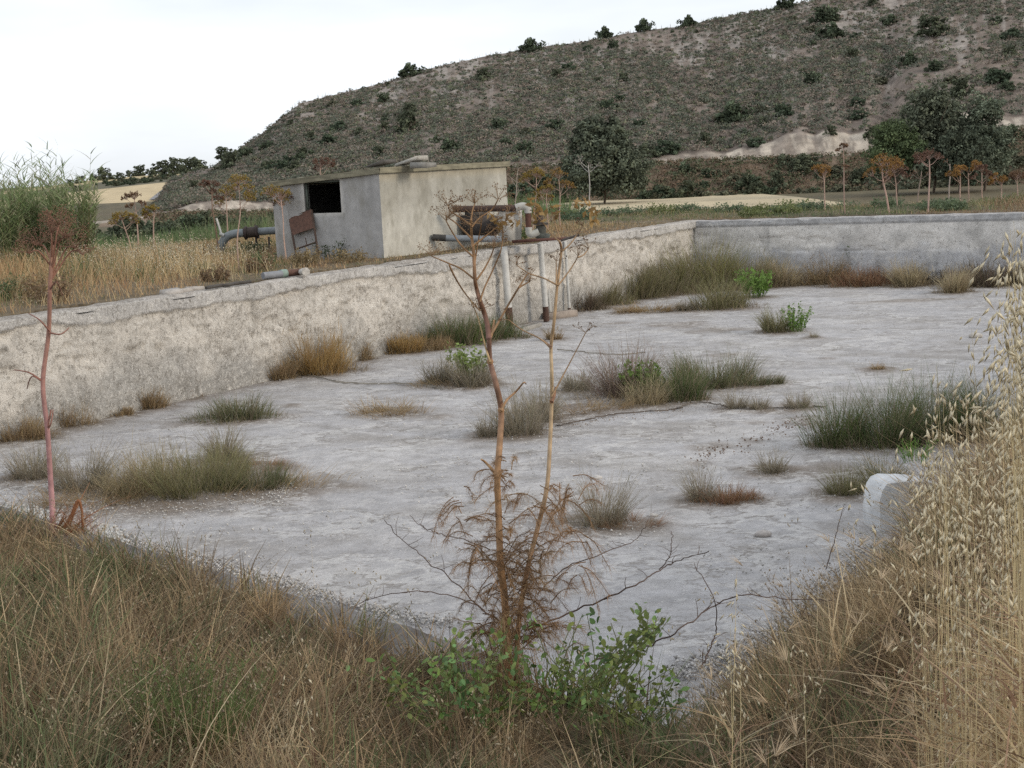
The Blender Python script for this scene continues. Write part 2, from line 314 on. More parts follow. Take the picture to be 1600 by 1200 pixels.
# ------------------------------------------------------------------ plants on the basin floor (used for the soil and painted contact shade patches too)
# px, py (foot), width px, height px, kind, label, colour key, depth ratio
TUFTS = [
 (97, 668, 85, 62, 'bush', "rounded brown dry bush at the left wall behind the pink fennel stalk", 'brown', .7),
 (20, 690, 110, 45, 'bush', "low dull brown bush at the left wall by the left photo edge", 'brown', .6),
 (180, 652, 50, 22, 'bush', "small brown clump at the wall foot, leftmost in the row of three", 'brown', .6),
 (222, 640, 75, 38, 'bush', "wider brown clump at the wall foot, middle of the row of three", 'brown', .6),
 (280, 624, 55, 34, 'bush', "reddish brown clump at the wall foot, rightmost in the row of three", 'rust', .6),
 (365, 658, 120, 44, 'rush', "spreading grey green rush tuft alone on pale floor near the left wall", 'greygreen', .6),
 (48, 752, 80, 72, 'spiky', "grey spiky grass clump left of the pink fennel stalk", 'grey', .8),
 (125, 768, 95, 78, 'spiky', "grey spiky grass clump just right of the pink fennel stalk", 'grey', .8),
 (190, 778, 90, 62, 'spiky', "straw tinted spiky clump between grey clump and the green mat", 'straw', .8),
 (345, 722, 60, 66, 'spiky', "thin upright spiky clump behind the big low mat of grass", 'grey', .8),
 (285, 780, 220, 96, 'spiky', "large olive grass clump in the middle of the low mat", 'olive', .5),
 (235, 770, 150, 78, 'spiky', "straw olive clump filling the left part of the low mat", 'straw', .5),
 (335, 752, 130, 60, 'spiky', "olive clump at the back of the low mat below the thin upright clump", 'olive', .5),
 (145, 790, 120, 26, 'mat', "dull mat of dead grass at the foot of the pink fennel stalk", 'brown', .5),
 (290, 782, 330, 26, 'mat', "wide flat mat of dead grass under the olive clumps near the pink stalk", 'brown', .45),
 (385, 738, 100, 14, 'mat', "thin reddish mat of litter right of the thin upright clump", 'rust', .6),
 (395, 766, 120, 48, 'rush', "dark green low clump on the right end of the low mat", 'greygreen', .5),
 (485, 586, 125, 82, 'bush', "big rounded orange brown bush against the left wall", 'orange', .7),
 (432, 594, 50, 42, 'bush', "small brown bush touching the left side of the orange brown bush", 'brown', .7),
 (552, 564, 55, 36, 'bush', "small tan bush at the wall right of the orange brown bush", 'brown', .6),
 (610, 650, 75, 22, 'mat', "flat round mat of dead grass alone on the pale floor", 'brown', .8),
 (628, 553, 55, 42, 'bush', "yellow brown bush at the left end of the green wall strip", 'orange', .6),
 (668, 548, 90, 26, 'bush', "low dead grass strip in front of green rushes at the wall", 'brown', .5),
 (712, 541, 100, 52, 'rush', "dark green rush clump at the wall left of the forked fennel stem", 'green', .5),
 (772, 532, 90, 46, 'rush', "green rush clump at the wall beside the concrete kerb", 'green', .5),
 (685, 600, 50, 50, 'spiky', "grey spiky tuft paired left of a leafy tuft on mid floor", 'grey', .8),
 (737, 606, 70, 56, 'spiky', "grey tuft with leafy green tips left of the forked fennel stem", 'grey', .8),
 (738, 600, 60, 58, 'leafy', "sprig of small green leaves growing out of a grey tuft", 'leaf', .6),
 (700, 603, 90, 14, 'mat', "thin brown litter mat under the paired grey tufts", 'brown', .5),
 (765, 684, 45, 45, 'spiky', "small grey tuft just left of the forked fennel stem", 'grey', .8),
 (815, 682, 70, 90, 'spiky', "tall wispy grey tuft between the two fennel stems", 'grey', .8),
 (845, 660, 60, 70, 'spiky', "grey wispy tuft behind the thin pale fennel stem", 'grey', .8),
 (905, 612, 60, 36, 'spiky', "low grey tuft right of the thin pale fennel stem", 'grey', .8),
 (900, 645, 150, 18, 'mat', "broad flat mat of dead brown grass below the large clump", 'brown', .4),
 (975, 622, 120, 92, 'spiky', "large purplish dry bush, biggest clump in the middle of the floor", 'mauve', .7),
 (1003, 622, 70, 52, 'leafy', "bright green leafy plant in the large purplish clump", 'bright', .6),
 (1010, 634, 90, 46, 'spiky', "straw grey tuft in front of the bright green leafy plant", 'straw', .7),
 (1062, 628, 80, 74, 'rush', "green rush clump right of the bright green leafy plant", 'green', .7),
 (1120, 606, 130, 66, 'rush', "long drooping green rushes on the right of the large clump", 'greygreen', .6),
 (1185, 604, 80, 22, 'rush', "low trailing tail of rushes at the far right of the large clump", 'greygreen', .4),
 (1152, 640, 32, 34, 'spiky', "tiny spiky tuft on the dark slab edge line, leftmost of three", 'grey', .9),
 (1188, 642, 32, 30, 'spiky', "tiny spiky tuft on the dark slab edge line, middle of three", 'grey', .9),
 (1247, 640, 36, 32, 'spiky', "tiny spiky tuft on the dark slab edge line, rightmost of three", 'grey', .9),
 (1218, 521, 56, 44, 'spiky', "olive grass tuft joined to a bright sprig on the far floor", 'olive', .8),
 (1243, 521, 38, 44, 'leafy', "bright green sprig alone with an olive tuft on the far floor", 'bright', .8),
 (1272, 529, 14, 12, 'spiky', "tiny grey tuft right of the bright green sprig", 'grey', .9),
 (866, 532, 24, 26, 'spiky', "small brown tuft on the floor below the white pipes", 'brown', .9),
 (985, 468, 120, 52, 'rush', "wide dark green clump at the wall right of the white pipes", 'olive', .5),
 (992, 452, 70, 60, 'leafy', "yellow green bush on top of the wide clump at the left wall", 'leaf', .6),
 (905, 486, 75, 42, 'bush', "dark twiggy brown bush beside the concrete block at the pipes", 'dark', .6),
 (893, 474, 50, 44, 'leafy', "small green bush behind the thin white pipe", 'leaf', .6),
 (1045, 462, 100, 70, 'rush', "grey green tall grass left of the basin corner", 'olive', .6),
 (1100, 455, 110, 88, 'rush', "tall yellow green grass in the basin corner", 'yelgreen', .6),
 (1072, 432, 70, 60, 'leafy', "yellow green leafy bush tucked in the basin corner", 'leaf', .6),
 (940, 478, 90, 40, 'rush', "low green clump between the twiggy bush and the wide wall clump", 'olive', .5),
 (1165, 452, 110, 70, 'rush', "tall olive grass just right of the basin corner", 'olive', .5),
 (1125, 484, 110, 56, 'spiky', "grey olive clump in front of the corner grass", 'olive', .7),
 (1180, 466, 48, 44, 'leafy', "bright green leafy bush by the corner grass", 'bright', .7),
 (1012, 488, 75, 12, 'mat', "thin strip of dead grass in front of the wide wall clump", 'brown', .4),
 (1075, 486, 40, 18, 'spiky', "low grey tuft in front of the corner clump", 'grey', .7),
 (1225, 449, 90, 46, 'spiky', "grey brown grass at the back wall right of the corner", 'straw', .5),
 (1290, 446, 110, 44, 'spiky', "dull brown grass strip along the middle of the back wall", 'brown', .5),
 (1352, 440, 80, 52, 'leafy', "dark green bush against the back wall", 'leafd', .6),
 (1355, 448, 110, 34, 'bush', "rusty dead grass under the dark green bush at the back wall", 'rust', .5),
 (1425, 449, 60, 46, 'spiky', "upright straw tuft at the back wall right of the green bush", 'straw', .7),
 (1462, 444, 70, 36, 'bush', "dark low clump at the back wall between two tufts", 'dark', .6),
 (1492, 458, 50, 42, 'spiky', "grey tuft standing out on the floor before the back wall", 'straw', .7),
 (1500, 430, 40, 34, 'leafy', "thin green shrub against the right part of the back wall", 'leafd', .5),
 (1550, 448, 130, 44, 'bush', "dull brown grass by the back wall next to the oat heads", 'dark', .5),
 (1315, 700, 90, 92, 'rush', "tall dark green rushes at the left end of the right hand stand", 'green', .6),
 (1385, 700, 110, 112, 'rush', "dense dark green rushes in the middle of the right hand stand", 'green', .6),
 (1465, 690, 130, 112, 'rush', "dark green rushes behind the drooping oat heads", 'green', .6),
 (1560, 690, 120, 110, 'rush', "dark green rushes hidden behind the pale oat mass", 'green', .6),
 (1208, 742, 55, 42, 'spiky', "faint grey tuft left of the dark green rushes", 'grey', .8),
 (1100, 786, 55, 60, 'spiky', "grey upright tuft on the small reddish mat", 'grey', .7),
 (1135, 788, 110, 36, 'bush', "small mat of reddish brown grass on the near floor", 'rust', .5),
 (1330, 776, 90, 60, 'spiky', "dull olive grass left of the pale grey block", 'olive', .6),
 (1385, 766, 90, 66, 'spiky', "tangled brown olive grass behind the pale grey block", 'olive', .6),
 (940, 826, 90, 92, 'spiky', "grey fountain shaped tuft right of the fennel base", 'grey', .8),
 (985, 826, 70, 22, 'mat', "dark brown mat beside the grey fountain shaped tuft", 'rust', .5),
 (1373, 580, 26, 16, 'spiky', "very small tuft alone on the right part of the floor", 'brown', .9),
]
TC = dict(brown=(.24, .175, .10), rust=(.21, .125, .075), orange=(.27, .18, .075), grey=(.21, .185, .14), straw=(.30, .25, .16), olive=(.155, .145, .075),
          greygreen=(.105, .115, .06), green=(.075, .10, .038), yelgreen=(.16, .155, .06), mauve=(.19, .145, .12), dark=(.10, .078, .055), leaf=(.13, .17, .05),
          leafd=(.07, .10, .035), bright=(.11, .18, .04))

# ------------------------------------------------------------------ basin floor
fx = np.arange(-15, 46, 0.16); fy = np.arange(4, 56, 0.16)
FX, FY = np.meshgrid(fx, fy, indexing='ij')
dL, dB, dN, dR = dists(FX, FY)
ok = (dL > -0.3) & (dB > -0.3) & (dN > -0.1) & (dR > 1.2)
floorz = 0.035 * (fbm(FX * 0.35, FY * 0.35, 21) - 0.5) + 0.02 * (fbm(FX * 1.6, FY * 1.6, 23) - 0.5)
u_ = FX * A[0] + FY * A[1]; v_ = FX * nL[0] + FY * nL[1]
pale = fbm(v_ * 0.35, u_ * 0.12, 25, 5); streak = fbm(v_ * 0.5, u_ * 1.9, 29, 5); mott = fbm(FX * 2.2, FY * 2.2, 31, 3)
fc = np.array([0.395, 0.385, 0.388])[None, None] * (0.84 + 0.34 * pale[..., None])
brown = sstep(0.52, 0.72, streak * 0.6 + pale * 0.25 + mott * 0.2)[..., None]
fc = fc * (1 - 0.4 * brown) + np.array([0.225, 0.20, 0.17]) * 0.4 * brown
wh = sstep(0.56, 0.74, fbm(FX * 0.6 + 40, FY * 0.6, 33, 5))[..., None]
fc = fc * (1 - 0.35 * wh) + np.array([0.55, 0.53, 0.51]) * 0.35 * wh
dirt_and_shade = np.zeros_like(FX)
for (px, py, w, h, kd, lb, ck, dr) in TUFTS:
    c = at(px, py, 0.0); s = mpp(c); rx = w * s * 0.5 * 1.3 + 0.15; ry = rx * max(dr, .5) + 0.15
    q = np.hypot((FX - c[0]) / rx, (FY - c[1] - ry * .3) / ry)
    dirt_and_shade = np.maximum(dirt_and_shade, 1 - sstep(0.55, 1.35, q + 0.9 * (fbm(FX * 2.5, FY * 2.5, 35, 3) - 0.5)))  # soil round each tuft, its dark colour doubling as painted contact shadow
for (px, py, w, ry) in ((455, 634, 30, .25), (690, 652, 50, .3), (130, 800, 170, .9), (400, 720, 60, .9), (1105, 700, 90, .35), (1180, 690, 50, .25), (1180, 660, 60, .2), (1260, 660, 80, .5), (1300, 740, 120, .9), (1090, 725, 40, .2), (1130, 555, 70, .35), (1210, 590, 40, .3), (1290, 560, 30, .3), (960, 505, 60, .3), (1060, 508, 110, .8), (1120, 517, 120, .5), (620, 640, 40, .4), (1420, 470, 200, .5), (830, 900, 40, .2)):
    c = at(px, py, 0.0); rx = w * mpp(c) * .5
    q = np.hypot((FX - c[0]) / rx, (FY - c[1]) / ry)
    dirt_and_shade = np.maximum(dirt_and_shade, 0.75 * (1 - sstep(0.4, 1.3, q + 1.1 * (fbm(FX * 3, FY * 3, 37, 3) - 0.5))))
dirt_and_shade = np.maximum(dirt_and_shade, 0.8 * (1 - sstep(0.1, 0.7, dL + 0.8 * (fbm(u_ * .7, v_, 39) - .5))))
dirt_and_shade = np.maximum(dirt_and_shade, 0.8 * (1 - sstep(0.2, 1.6, dB + 1.2 * (fbm(v_ * .5, u_, 41) - .5))))
fc = fc * (1 - 0.82 * dirt_and_shade[..., None]) + np.array([0.165, 0.125, 0.09]) * 0.82 * dirt_and_shade[..., None]
floorz = floorz + 0.02 * dirt_and_shade
idx = np.arange(FX.size).reshape(FX.shape); F = grid_faces(*FX.shape)
keep = ok.ravel()[F].all(1); F = F[keep]; used = np.unique(F); rem = -np.ones(FX.size, int); rem[used] = np.arange(len(used))
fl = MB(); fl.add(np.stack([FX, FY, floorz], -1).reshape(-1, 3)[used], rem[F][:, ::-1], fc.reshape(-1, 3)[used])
M_FLOOR = colmat("floor_crust", 0.92, 3.0, 0.30, 0.9, 16, 0.035, speck=(9.0, 0.10, (0.62, 0.60, 0.57)))
def add_layers(m, sc_, lo, hi, colr, strength, stretch=(1, 1, 1), rot=0.0, detail=8.0):
    """blend one more procedural colour over a colmat's base colour"""
    n, l = m.node_tree.nodes, m.node_tree.links; b = n["Principled BSDF"]; src = b.inputs['Base Color'].links[0].from_socket
    g_ = n.new("ShaderNodeNewGeometry"); mp_ = n.new("ShaderNodeMapping"); mp_.inputs['Scale'].default_value = stretch; mp_.inputs['Rotation'].default_value = (0, 0, rot)
    q = N_(n, "ShaderNodeTexNoise", Scale=sc_, Detail=detail, Roughness=0.7)
    r_ = n.new("ShaderNodeMapRange"); r_.inputs[1].default_value = lo; r_.inputs[2].default_value = hi; r_.inputs[4].default_value = strength
    x_ = n.new("ShaderNodeMix"); x_.data_type = 'RGBA'; x_.inputs[7].default_value = (*colr, 1)
    l.new(g_.outputs['Position'], mp_.inputs[0]); l.new(mp_.outputs[0], q.inputs['Vector']); l.new(q.outputs['Fac'], r_.inputs[0])
    l.new(r_.outputs[0], x_.inputs[0]); l.new(src, x_.inputs[6]); l.new(x_.outputs[2], b.inputs['Base Color'])
add_layers(M_FLOOR, 0.5, 0.50, 0.62, (0.25, 0.225, 0.20), 0.42, (0.85, 1.2, 1), -1.0, 10.0)
add_layers(M_FLOOR, 6.0, 0.58, 0.63, (0.55, 0.535, 0.52), 0.55, (0.8, 1.3, 1), -1.0)
def contour(m, sc_, cen, wid, colr, st, stretch=(1, 1, 1), rot=0.0):
    n, l = m.node_tree.nodes, m.node_tree.links; b = n["Principled BSDF"]; src = b.inputs['Base Color'].links[0].from_socket
    g_ = n.new("ShaderNodeNewGeometry"); mp_ = n.new("ShaderNodeMapping"); mp_.inputs['Scale'].default_value = stretch; mp_.inputs['Rotation'].default_value = (0, 0, rot)
    q = N_(n, "ShaderNodeTexNoise", Scale=sc_, Detail=9.0, Roughness=0.62); l.new(g_.outputs['Position'], mp_.inputs[0]); l.new(mp_.outputs[0], q.inputs['Vector'])
    s1 = n.new("ShaderNodeMath"); s1.operation = 'SUBTRACT'; s1.inputs[1].default_value = cen; a1 = n.new("ShaderNodeMath"); a1.operation = 'ABSOLUTE'; l.new(q.outputs['Fac'], s1.inputs[0]); l.new(s1.outputs[0], a1.inputs[0])
    r_ = n.new("ShaderNodeMapRange"); r_.inputs[2].default_value = wid; r_.inputs[3].default_value = st; r_.inputs[4].default_value = 0.0; l.new(a1.outputs[0], r_.inputs[0])
    q2 = N_(n, "ShaderNodeTexNoise", Scale=0.9, Detail=3.0); l.new(g_.outputs['Position'], q2.inputs['Vector']); r2 = n.new("ShaderNodeMapRange"); r2.inputs[1].default_value = 0.36; r2.inputs[2].default_value = 0.52; l.new(q2.outputs['Fac'], r2.inputs[0])
    mu = n.new("ShaderNodeMath"); mu.operation = 'MULTIPLY'; l.new(r_.outputs[0], mu.inputs[0]); l.new(r2.outputs[0], mu.inputs[1])
    x_ = n.new("ShaderNodeMix"); x_.data_type = 'RGBA'; x_.inputs[7].default_value = (*colr, 1); l.new(mu.outputs[0], x_.inputs[0]); l.new(src, x_.inputs[6]); l.new(x_.outputs[2], b.inputs['Base Color'])
contour(M_FLOOR, 0.45, 0.5, 0.010, (.17, .145, .12), .65, (.85, 1.25, 1), -1.0); contour(M_FLOOR, 1.6, 0.53, 0.012, (.17, .145, .12), .6, (.8, 1.3, 1), -1.0); contour(M_FLOOR, 0.45, 0.525, 0.02, (.60, .585, .565), .55, (.85, 1.25, 1), -1.0); contour(M_FLOOR, 0.8, 0.44, 0.02, (.60, .58, .56), .6, (.85, 1.25, 1), -1.0)
add_layers(M_FLOOR, 22.0, 0.56, 0.64, (.20, .175, .15), .45, (.7, 1.3, 1), -1.0); add_layers(M_FLOOR, 30.0, 0.57, 0.64, (.60, .58, .56), .55, (.7, 1.3, 1), -1.0)
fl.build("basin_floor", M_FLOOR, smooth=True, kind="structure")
# ragged dark strips: slab edge shadow drawn as geometry, plus soil filled cracks
ck = MB()
def crack_and_shade(pix, w, col):
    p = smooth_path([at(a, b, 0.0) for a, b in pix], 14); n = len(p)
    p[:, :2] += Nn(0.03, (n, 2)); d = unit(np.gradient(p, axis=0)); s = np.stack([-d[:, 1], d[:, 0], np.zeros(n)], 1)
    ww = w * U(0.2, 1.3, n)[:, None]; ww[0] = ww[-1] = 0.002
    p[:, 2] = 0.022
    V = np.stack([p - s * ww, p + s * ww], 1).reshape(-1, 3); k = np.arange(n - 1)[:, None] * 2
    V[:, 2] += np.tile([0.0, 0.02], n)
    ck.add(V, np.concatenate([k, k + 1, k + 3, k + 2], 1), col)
crack_and_shade([(868, 668), (900, 662), (960, 650), (1040, 644), (1062, 640)], 0.009, (.12, .10, .085))  # dark strip standing in for the shadow along a slab edge
crack_and_shade([(1062, 640), (1085, 632), (1120, 634), (1152, 641), (1215, 640), (1290, 638)], 0.008, (.15, .13, .11))  # same slab edge shadow line, continued to the right
crack_and_shade([(470, 585), (540, 600), (640, 602), (690, 610)], 0.02, (.2, .18, .15))
crack_and_shade([(870, 548), (960, 556), (1010, 552)], 0.02, (.2, .18, .15))
ck.build("floor_crack_and_shade", M_GROUND, kind="structure")

# ------------------------------------------------------------------ basin walls
def wall(p0, p1, nin, th, zb, zt, label, style, res=0.065):
    p0, p1, nin = np.asarray(p0), np.asarray(p1), np.asarray(nin)
    Ln = np.linalg.norm(p1 - p0); d = (p1 - p0) / Ln; nu = int(Ln / res) + 1
    u = np.linspace(0, Ln, nu)
    zr = np.concatenate([np.arange(zb, zt - 0.02, 0.036), [zt - 0.02]]); prof = [(0.0, z, 0) for z in zr] + [(-0.03, zt, 1)] + [(-th * q, zt, 1) for q in (.25, .5, .75)] + [(-th + .03, zt, 1), (-th, zt - 0.03, 2), (-th, (zb + zt) / 2, 2), (-th, zb, 2)]
    prof = np.array(prof); m = len(prof)
    off = np.tile(prof[:, 0], (nu, 1)); zz = np.tile(prof[:, 1], (nu, 1)); pt = np.tile(prof[:, 2], (nu, 1)); uu = np.tile(u[:, None], (1, m))
    edge = zt - 0.24 - 0.20 * (fbm(uu * 0.45, 0 * uu, 43, 4) - 0.5) * 2 - 0.05 * (vn(uu * 5, zz * 5, 44) - .5)
    cop = ((zz > edge) & (pt == 0)).astype(float)
    rough = fbm(uu * 3.2, zz * 4.5, 45, 4) - 0.5
    lump = fbm(uu * 1.1, zz * 1.6, 47, 3) - 0.5
    low = 1 - sstep(0.25, 0.95, zz - 1.0 * (fbm(uu * 0.33, 0 * uu + 3.3, 49, 3) - 0.42) - 0.7 * (fbm(uu * 2.1, zz * 2.1, 48, 4) - .5))
    if style == 'left':
        flake = sstep(.50, .54, fbm(uu * 2.3, zz * 3.0, 62, 4)) * (1 - low)
        disp = np.where(pt == 0, cop * 0.075 + (1 - cop) * ((0.07 * rough + 0.05 * lump) * (1 - 0.6 * low) + .028 * flake + .03 * (fbm(uu * 7, zz * 5, 64, 3) - .5)), 0.0)
        disp = disp + np.where(pt == 0, -0.06 * sstep(.62, .7, fbm(uu * 2.1, zz * 2.6, 60, 3)) * (1 - cop) * (1 - low), 0)
    elif style == 'back':
        disp = np.where(pt == 0, 0.018 * rough + 0.03 * lump + 0.03 * (zz > zt - 0.2) - 0.03 * sstep(.6, .66, fbm(uu * 1.2, zz * 2.2, 61, 3)) * (zz > 1.0), 0.0)
    else:
        disp = np.where(pt == 0, 0.03 * rough, 0.0)
    topj = np.where(pt == 1, 0.05 * (fbm(uu * 2.5, off * 4, 51, 4) - 0.5) - 0.05 * sstep(.62, .75, fbm(uu * 0.7, off * 2, 52, 3)), 0.0)
    topj = topj + np.where((pt == 0) & (zz > zt - .05), -0.06 * sstep(.52, .75, fbm(uu * 1.3, 0 * uu, 53, 3)), 0)
    X = p0[0] + d[0] * uu + nin[0] * (off + disp); Y = p0[1] + d[1] * uu + nin[1] * (off + disp)
    V = np.stack([X, Y, zz + topj], -1)
    r = fbm(uu * 1.4, zz * 2.0, 55, 5)[..., None]; st = fbm(uu * 2.6, zz * 1.4, 57, 5)[..., None]; fine = fbm(uu * 6, zz * 8, 58, 2)[..., None]
    low = low[..., None]; cop = cop[..., None]; pt3 = pt[..., None]
    if style == 'left':
        cream = np.array([0.69, 0.645, 0.58]) * (0.78 + 0.34 * r) + np.array([.05, .05, .05]) * (fine - .5)
        grey = np.array([0.385, 0.375, 0.355]) * (0.75 + 0.4 * r)
        C = cream * (1 - 0.85 * low) + grey * 0.85 * low
        hole = sstep(.60, .70, fbm(uu * 4.2, zz * 5.2, 59, 3))[..., None] * (1 - cop)
        C = C * (1 - 0.3 * hole) + np.array([.24, .22, .19]) * 0.3 * hole
        sv = sstep(0.5, 0.72, st); C = C * (1 - 0.22 * sv) + np.array([.30, .285, .26]) * 0.22 * sv
        white = np.array([0.56, 0.54, 0.515]) * (0.72 + 0.4 * r)
        C = C * (1 - cop) + white * cop
        top = np.array([0.40, 0.36, 0.32]) * (0.6 + 0.7 * fine)
    elif style == 'back':
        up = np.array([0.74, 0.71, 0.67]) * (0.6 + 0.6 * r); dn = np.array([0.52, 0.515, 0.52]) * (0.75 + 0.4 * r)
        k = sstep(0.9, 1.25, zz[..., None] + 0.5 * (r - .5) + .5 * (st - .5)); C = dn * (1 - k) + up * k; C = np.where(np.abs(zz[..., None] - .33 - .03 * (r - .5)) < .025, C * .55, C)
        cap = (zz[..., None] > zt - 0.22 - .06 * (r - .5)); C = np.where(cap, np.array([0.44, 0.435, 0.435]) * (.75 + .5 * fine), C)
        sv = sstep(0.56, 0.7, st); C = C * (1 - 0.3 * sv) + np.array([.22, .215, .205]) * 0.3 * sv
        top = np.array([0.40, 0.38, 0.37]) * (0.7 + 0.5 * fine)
    else:
        C = np.array([0.2, 0.19, 0.18]) * (0.7 + 0.6 * r); top = np.array([0.17, 0.16, 0.155]) * (0.6 + 0.7 * fine)
    C = np.where(pt3 == 1, top, C); C = np.where(pt3 == 2, np.array([.3, .27, .23]) + 0 * C, C)
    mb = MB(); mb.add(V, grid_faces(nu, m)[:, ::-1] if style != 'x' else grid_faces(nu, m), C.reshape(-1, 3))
    for e in (0, nu - 1):
        ring = V[e]; c = ring.mean(0)[None]; T = np.stack([np.arange(m), (np.arange(m) + 1) % m, np.full(m, m)], 1)
        mb.add(np.concatenate([ring, c]), T, (.3, .28, .25))
    o = mb.build("basin_wall", M_WALLS[style], smooth=False)
    return tag(o, label, "wall")
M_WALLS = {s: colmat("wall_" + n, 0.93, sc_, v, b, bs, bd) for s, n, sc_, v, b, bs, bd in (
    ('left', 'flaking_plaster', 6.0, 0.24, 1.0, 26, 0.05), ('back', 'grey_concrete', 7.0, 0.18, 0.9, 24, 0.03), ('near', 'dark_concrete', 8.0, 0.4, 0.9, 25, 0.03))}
def crackle(m, sc_, wid, colr, st, warp=0.35):
    n, l = m.node_tree.nodes, m.node_tree.links; b = n["Principled BSDF"]; src = b.inputs['Base Color'].links[0].from_socket
    g_ = n.new("ShaderNodeNewGeometry"); q = N_(n, "ShaderNodeTexNoise", Scale=3.0, Detail=4.0); l.new(g_.outputs['Position'], q.inputs['Vector'])
    ad = n.new("ShaderNodeVectorMath"); ad.operation = 'MULTIPLY_ADD'; ad.inputs[1].default_value = (warp,) * 3
    l.new(q.outputs['Color'], ad.inputs[0]); l.new(g_.outputs['Position'], ad.inputs[2])
    vo = N_(n, "ShaderNodeTexVoronoi", Scale=sc_); vo.feature = 'DISTANCE_TO_EDGE'; l.new(ad.outputs[0], vo.inputs['Vector'])
    q2 = N_(n, "ShaderNodeTexNoise", Scale=1.3, Detail=3.0); l.new(g_.outputs['Position'], q2.inputs['Vector'])
    r_ = n.new("ShaderNodeMapRange"); r_.inputs[1].default_value = 0.0; r_.inputs[2].default_value = wid; r_.inputs[3].default_value = st; r_.inputs[4].default_value = 0.0
    l.new(vo.outputs['Distance'], r_.inputs[0])
    r2 = n.new("ShaderNodeMapRange"); r2.inputs[1].default_value = 0.42; r2.inputs[2].default_value = 0.6; l.new(q2.outputs['Fac'], r2.inputs[0])
    mu = n.new("ShaderNodeMath"); mu.operation = 'MULTIPLY'; l.new(r_.outputs[0], mu.inputs[0]); l.new(r2.outputs[0], mu.inputs[1])
    x_ = n.new("ShaderNodeMix"); x_.data_type = 'RGBA'; x_.inputs[7].default_value = (*colr, 1)
    l.new(mu.outputs[0], x_.inputs[0]); l.new(src, x_.inputs[6]); l.new(x_.outputs[2], b.inputs['Base Color'])
crackle(M_WALLS['left'], 3.2, 0.022, (.13, .11, .09), 0.75, .8)
crackle(M_WALLS['left'], 1.3, 0.012, (.10, .085, .07), 0.8, .9)
add_layers(M_WALLS['left'], 13.0, 0.585, 0.60, (.19, .17, .145), 0.5, (1, 1, .5), 0, 4.0)
add_layers(M_WALLS['left'], 20.0, 0.57, 0.585, (.74, .71, .66), 0.6, (1, 1, .6), 0, 4.0)
add_layers(M_WALLS['left'], 16.0, 0.565, 0.61, (.22, .205, .18), 0.4, (1, 1, .5))
add_layers(M_WALLS['left'], 7.0, 0.60, 0.64, (.19, .17, .145), 0.6, (1, 1, .6))
add_layers(M_WALLS['left'], 5.0, 0.54, 0.64, (.66, .63, .58), 0.5)
add_layers(M_WALLS['left'], 2.2, 0.58, 0.72, (.28, .265, .24), 0.4, (1, 1, .4))
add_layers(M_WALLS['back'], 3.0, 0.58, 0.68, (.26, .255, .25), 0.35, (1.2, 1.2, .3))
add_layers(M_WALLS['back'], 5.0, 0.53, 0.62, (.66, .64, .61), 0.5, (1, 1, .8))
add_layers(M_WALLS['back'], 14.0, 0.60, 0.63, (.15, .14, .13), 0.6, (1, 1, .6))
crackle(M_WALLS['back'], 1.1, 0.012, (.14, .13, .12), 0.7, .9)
LW0 = L0 - A * 6.6
wall(LW0, CORN + A * 0.35, nL, 0.45, -0.25, WT, "long cream plastered basin wall with flaking face below the pump house", 'left')
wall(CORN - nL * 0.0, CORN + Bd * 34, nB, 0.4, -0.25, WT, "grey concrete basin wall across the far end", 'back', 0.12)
wall(N0 - Nd * 14.1, N0 + Nd * .75, nN, 0.32, -0.25, WT + 0.02, "dark rough concrete wall top along the near grassy bank", 'near')

# ------------------------------------------------------------------ wheat field beyond the basin, hill, distant slopes
fm = MB(); r_ = np.linspace(100, 163, 40); pa = np.linspace(700, 1345, 90)
azr = np.array([math.atan2(*ray(p, 300)[:2]) for p in pa]); RRf, AZf = np.meshgrid(r_, azr, indexing='ij')
RRf = 100 + (RRf - 100) * np.interp(pa, [700, 1180, 1330, 1345], [1, 1, .35, .2])[None]
XF, YF = RRf * np.sin(AZf), RRf * np.cos(AZf)
ZF = ground_z(XF, YF) + 0.12 + 0.1 * fbm(XF * .1, YF * .1, 63)
fk = fbm(XF * .06, YF * .3, 65)[..., None]
fm.add(np.stack([XF, YF, ZF], -1), grid_faces(len(r_), len(pa))[:, ::-1], (np.array([.46, .385, .26]) * (.8 + .4 * fk)).reshape(-1, 3))
fm.build("wheat_field", M_FIELD, smooth=True, kind="structure")

CREST = np.array([(-200, 352), (150, 346), (232, 332), (250, 310), (270, 279), (300, 269), (330, 263), (350, 250), (385, 228), (420, 206), (450, 181), (480, 160), (540, 146), (600, 131), (680, 106), (760, 89), (850, 73),
                  (920, 64), (1000, 49), (1080, 39), (1160, 21), (1230, 9), (1300, -6), (1450, -32), (1600, -62), (1800, -110), (2300, -160)], float)
TERR = np.array([(-200, 353), (150, 348), (232, 338), (270, 332), (440, 330), (520, 300), (700, 268), (870, 256), (1000, 254), (1200, 247), (1380, 238), (1420, 222), (1540, 205), (1800, 190), (2300, 190)], float)
CUT = np.array([(-200, 4), (265, 6), (300, 16), (340, 20), (400, 15), (440, 10), (500, 4), (860, 4), (900, 8), (1100, 10), (1180, 16), (1215, 27), (1250, 38), (1275, 33), (1300, 39), (1330, 26), (1355, 34), (1375, 30), (1395, 8), (1410, 25), (1440, 30), (1480, 34), (1530, 30), (1560, 20), (1800, 15), (2300, 10)], float)
RT0, RT1, RT2, RT3, RC = 162.0, 173.0, 178.0, 182.0, 280.0
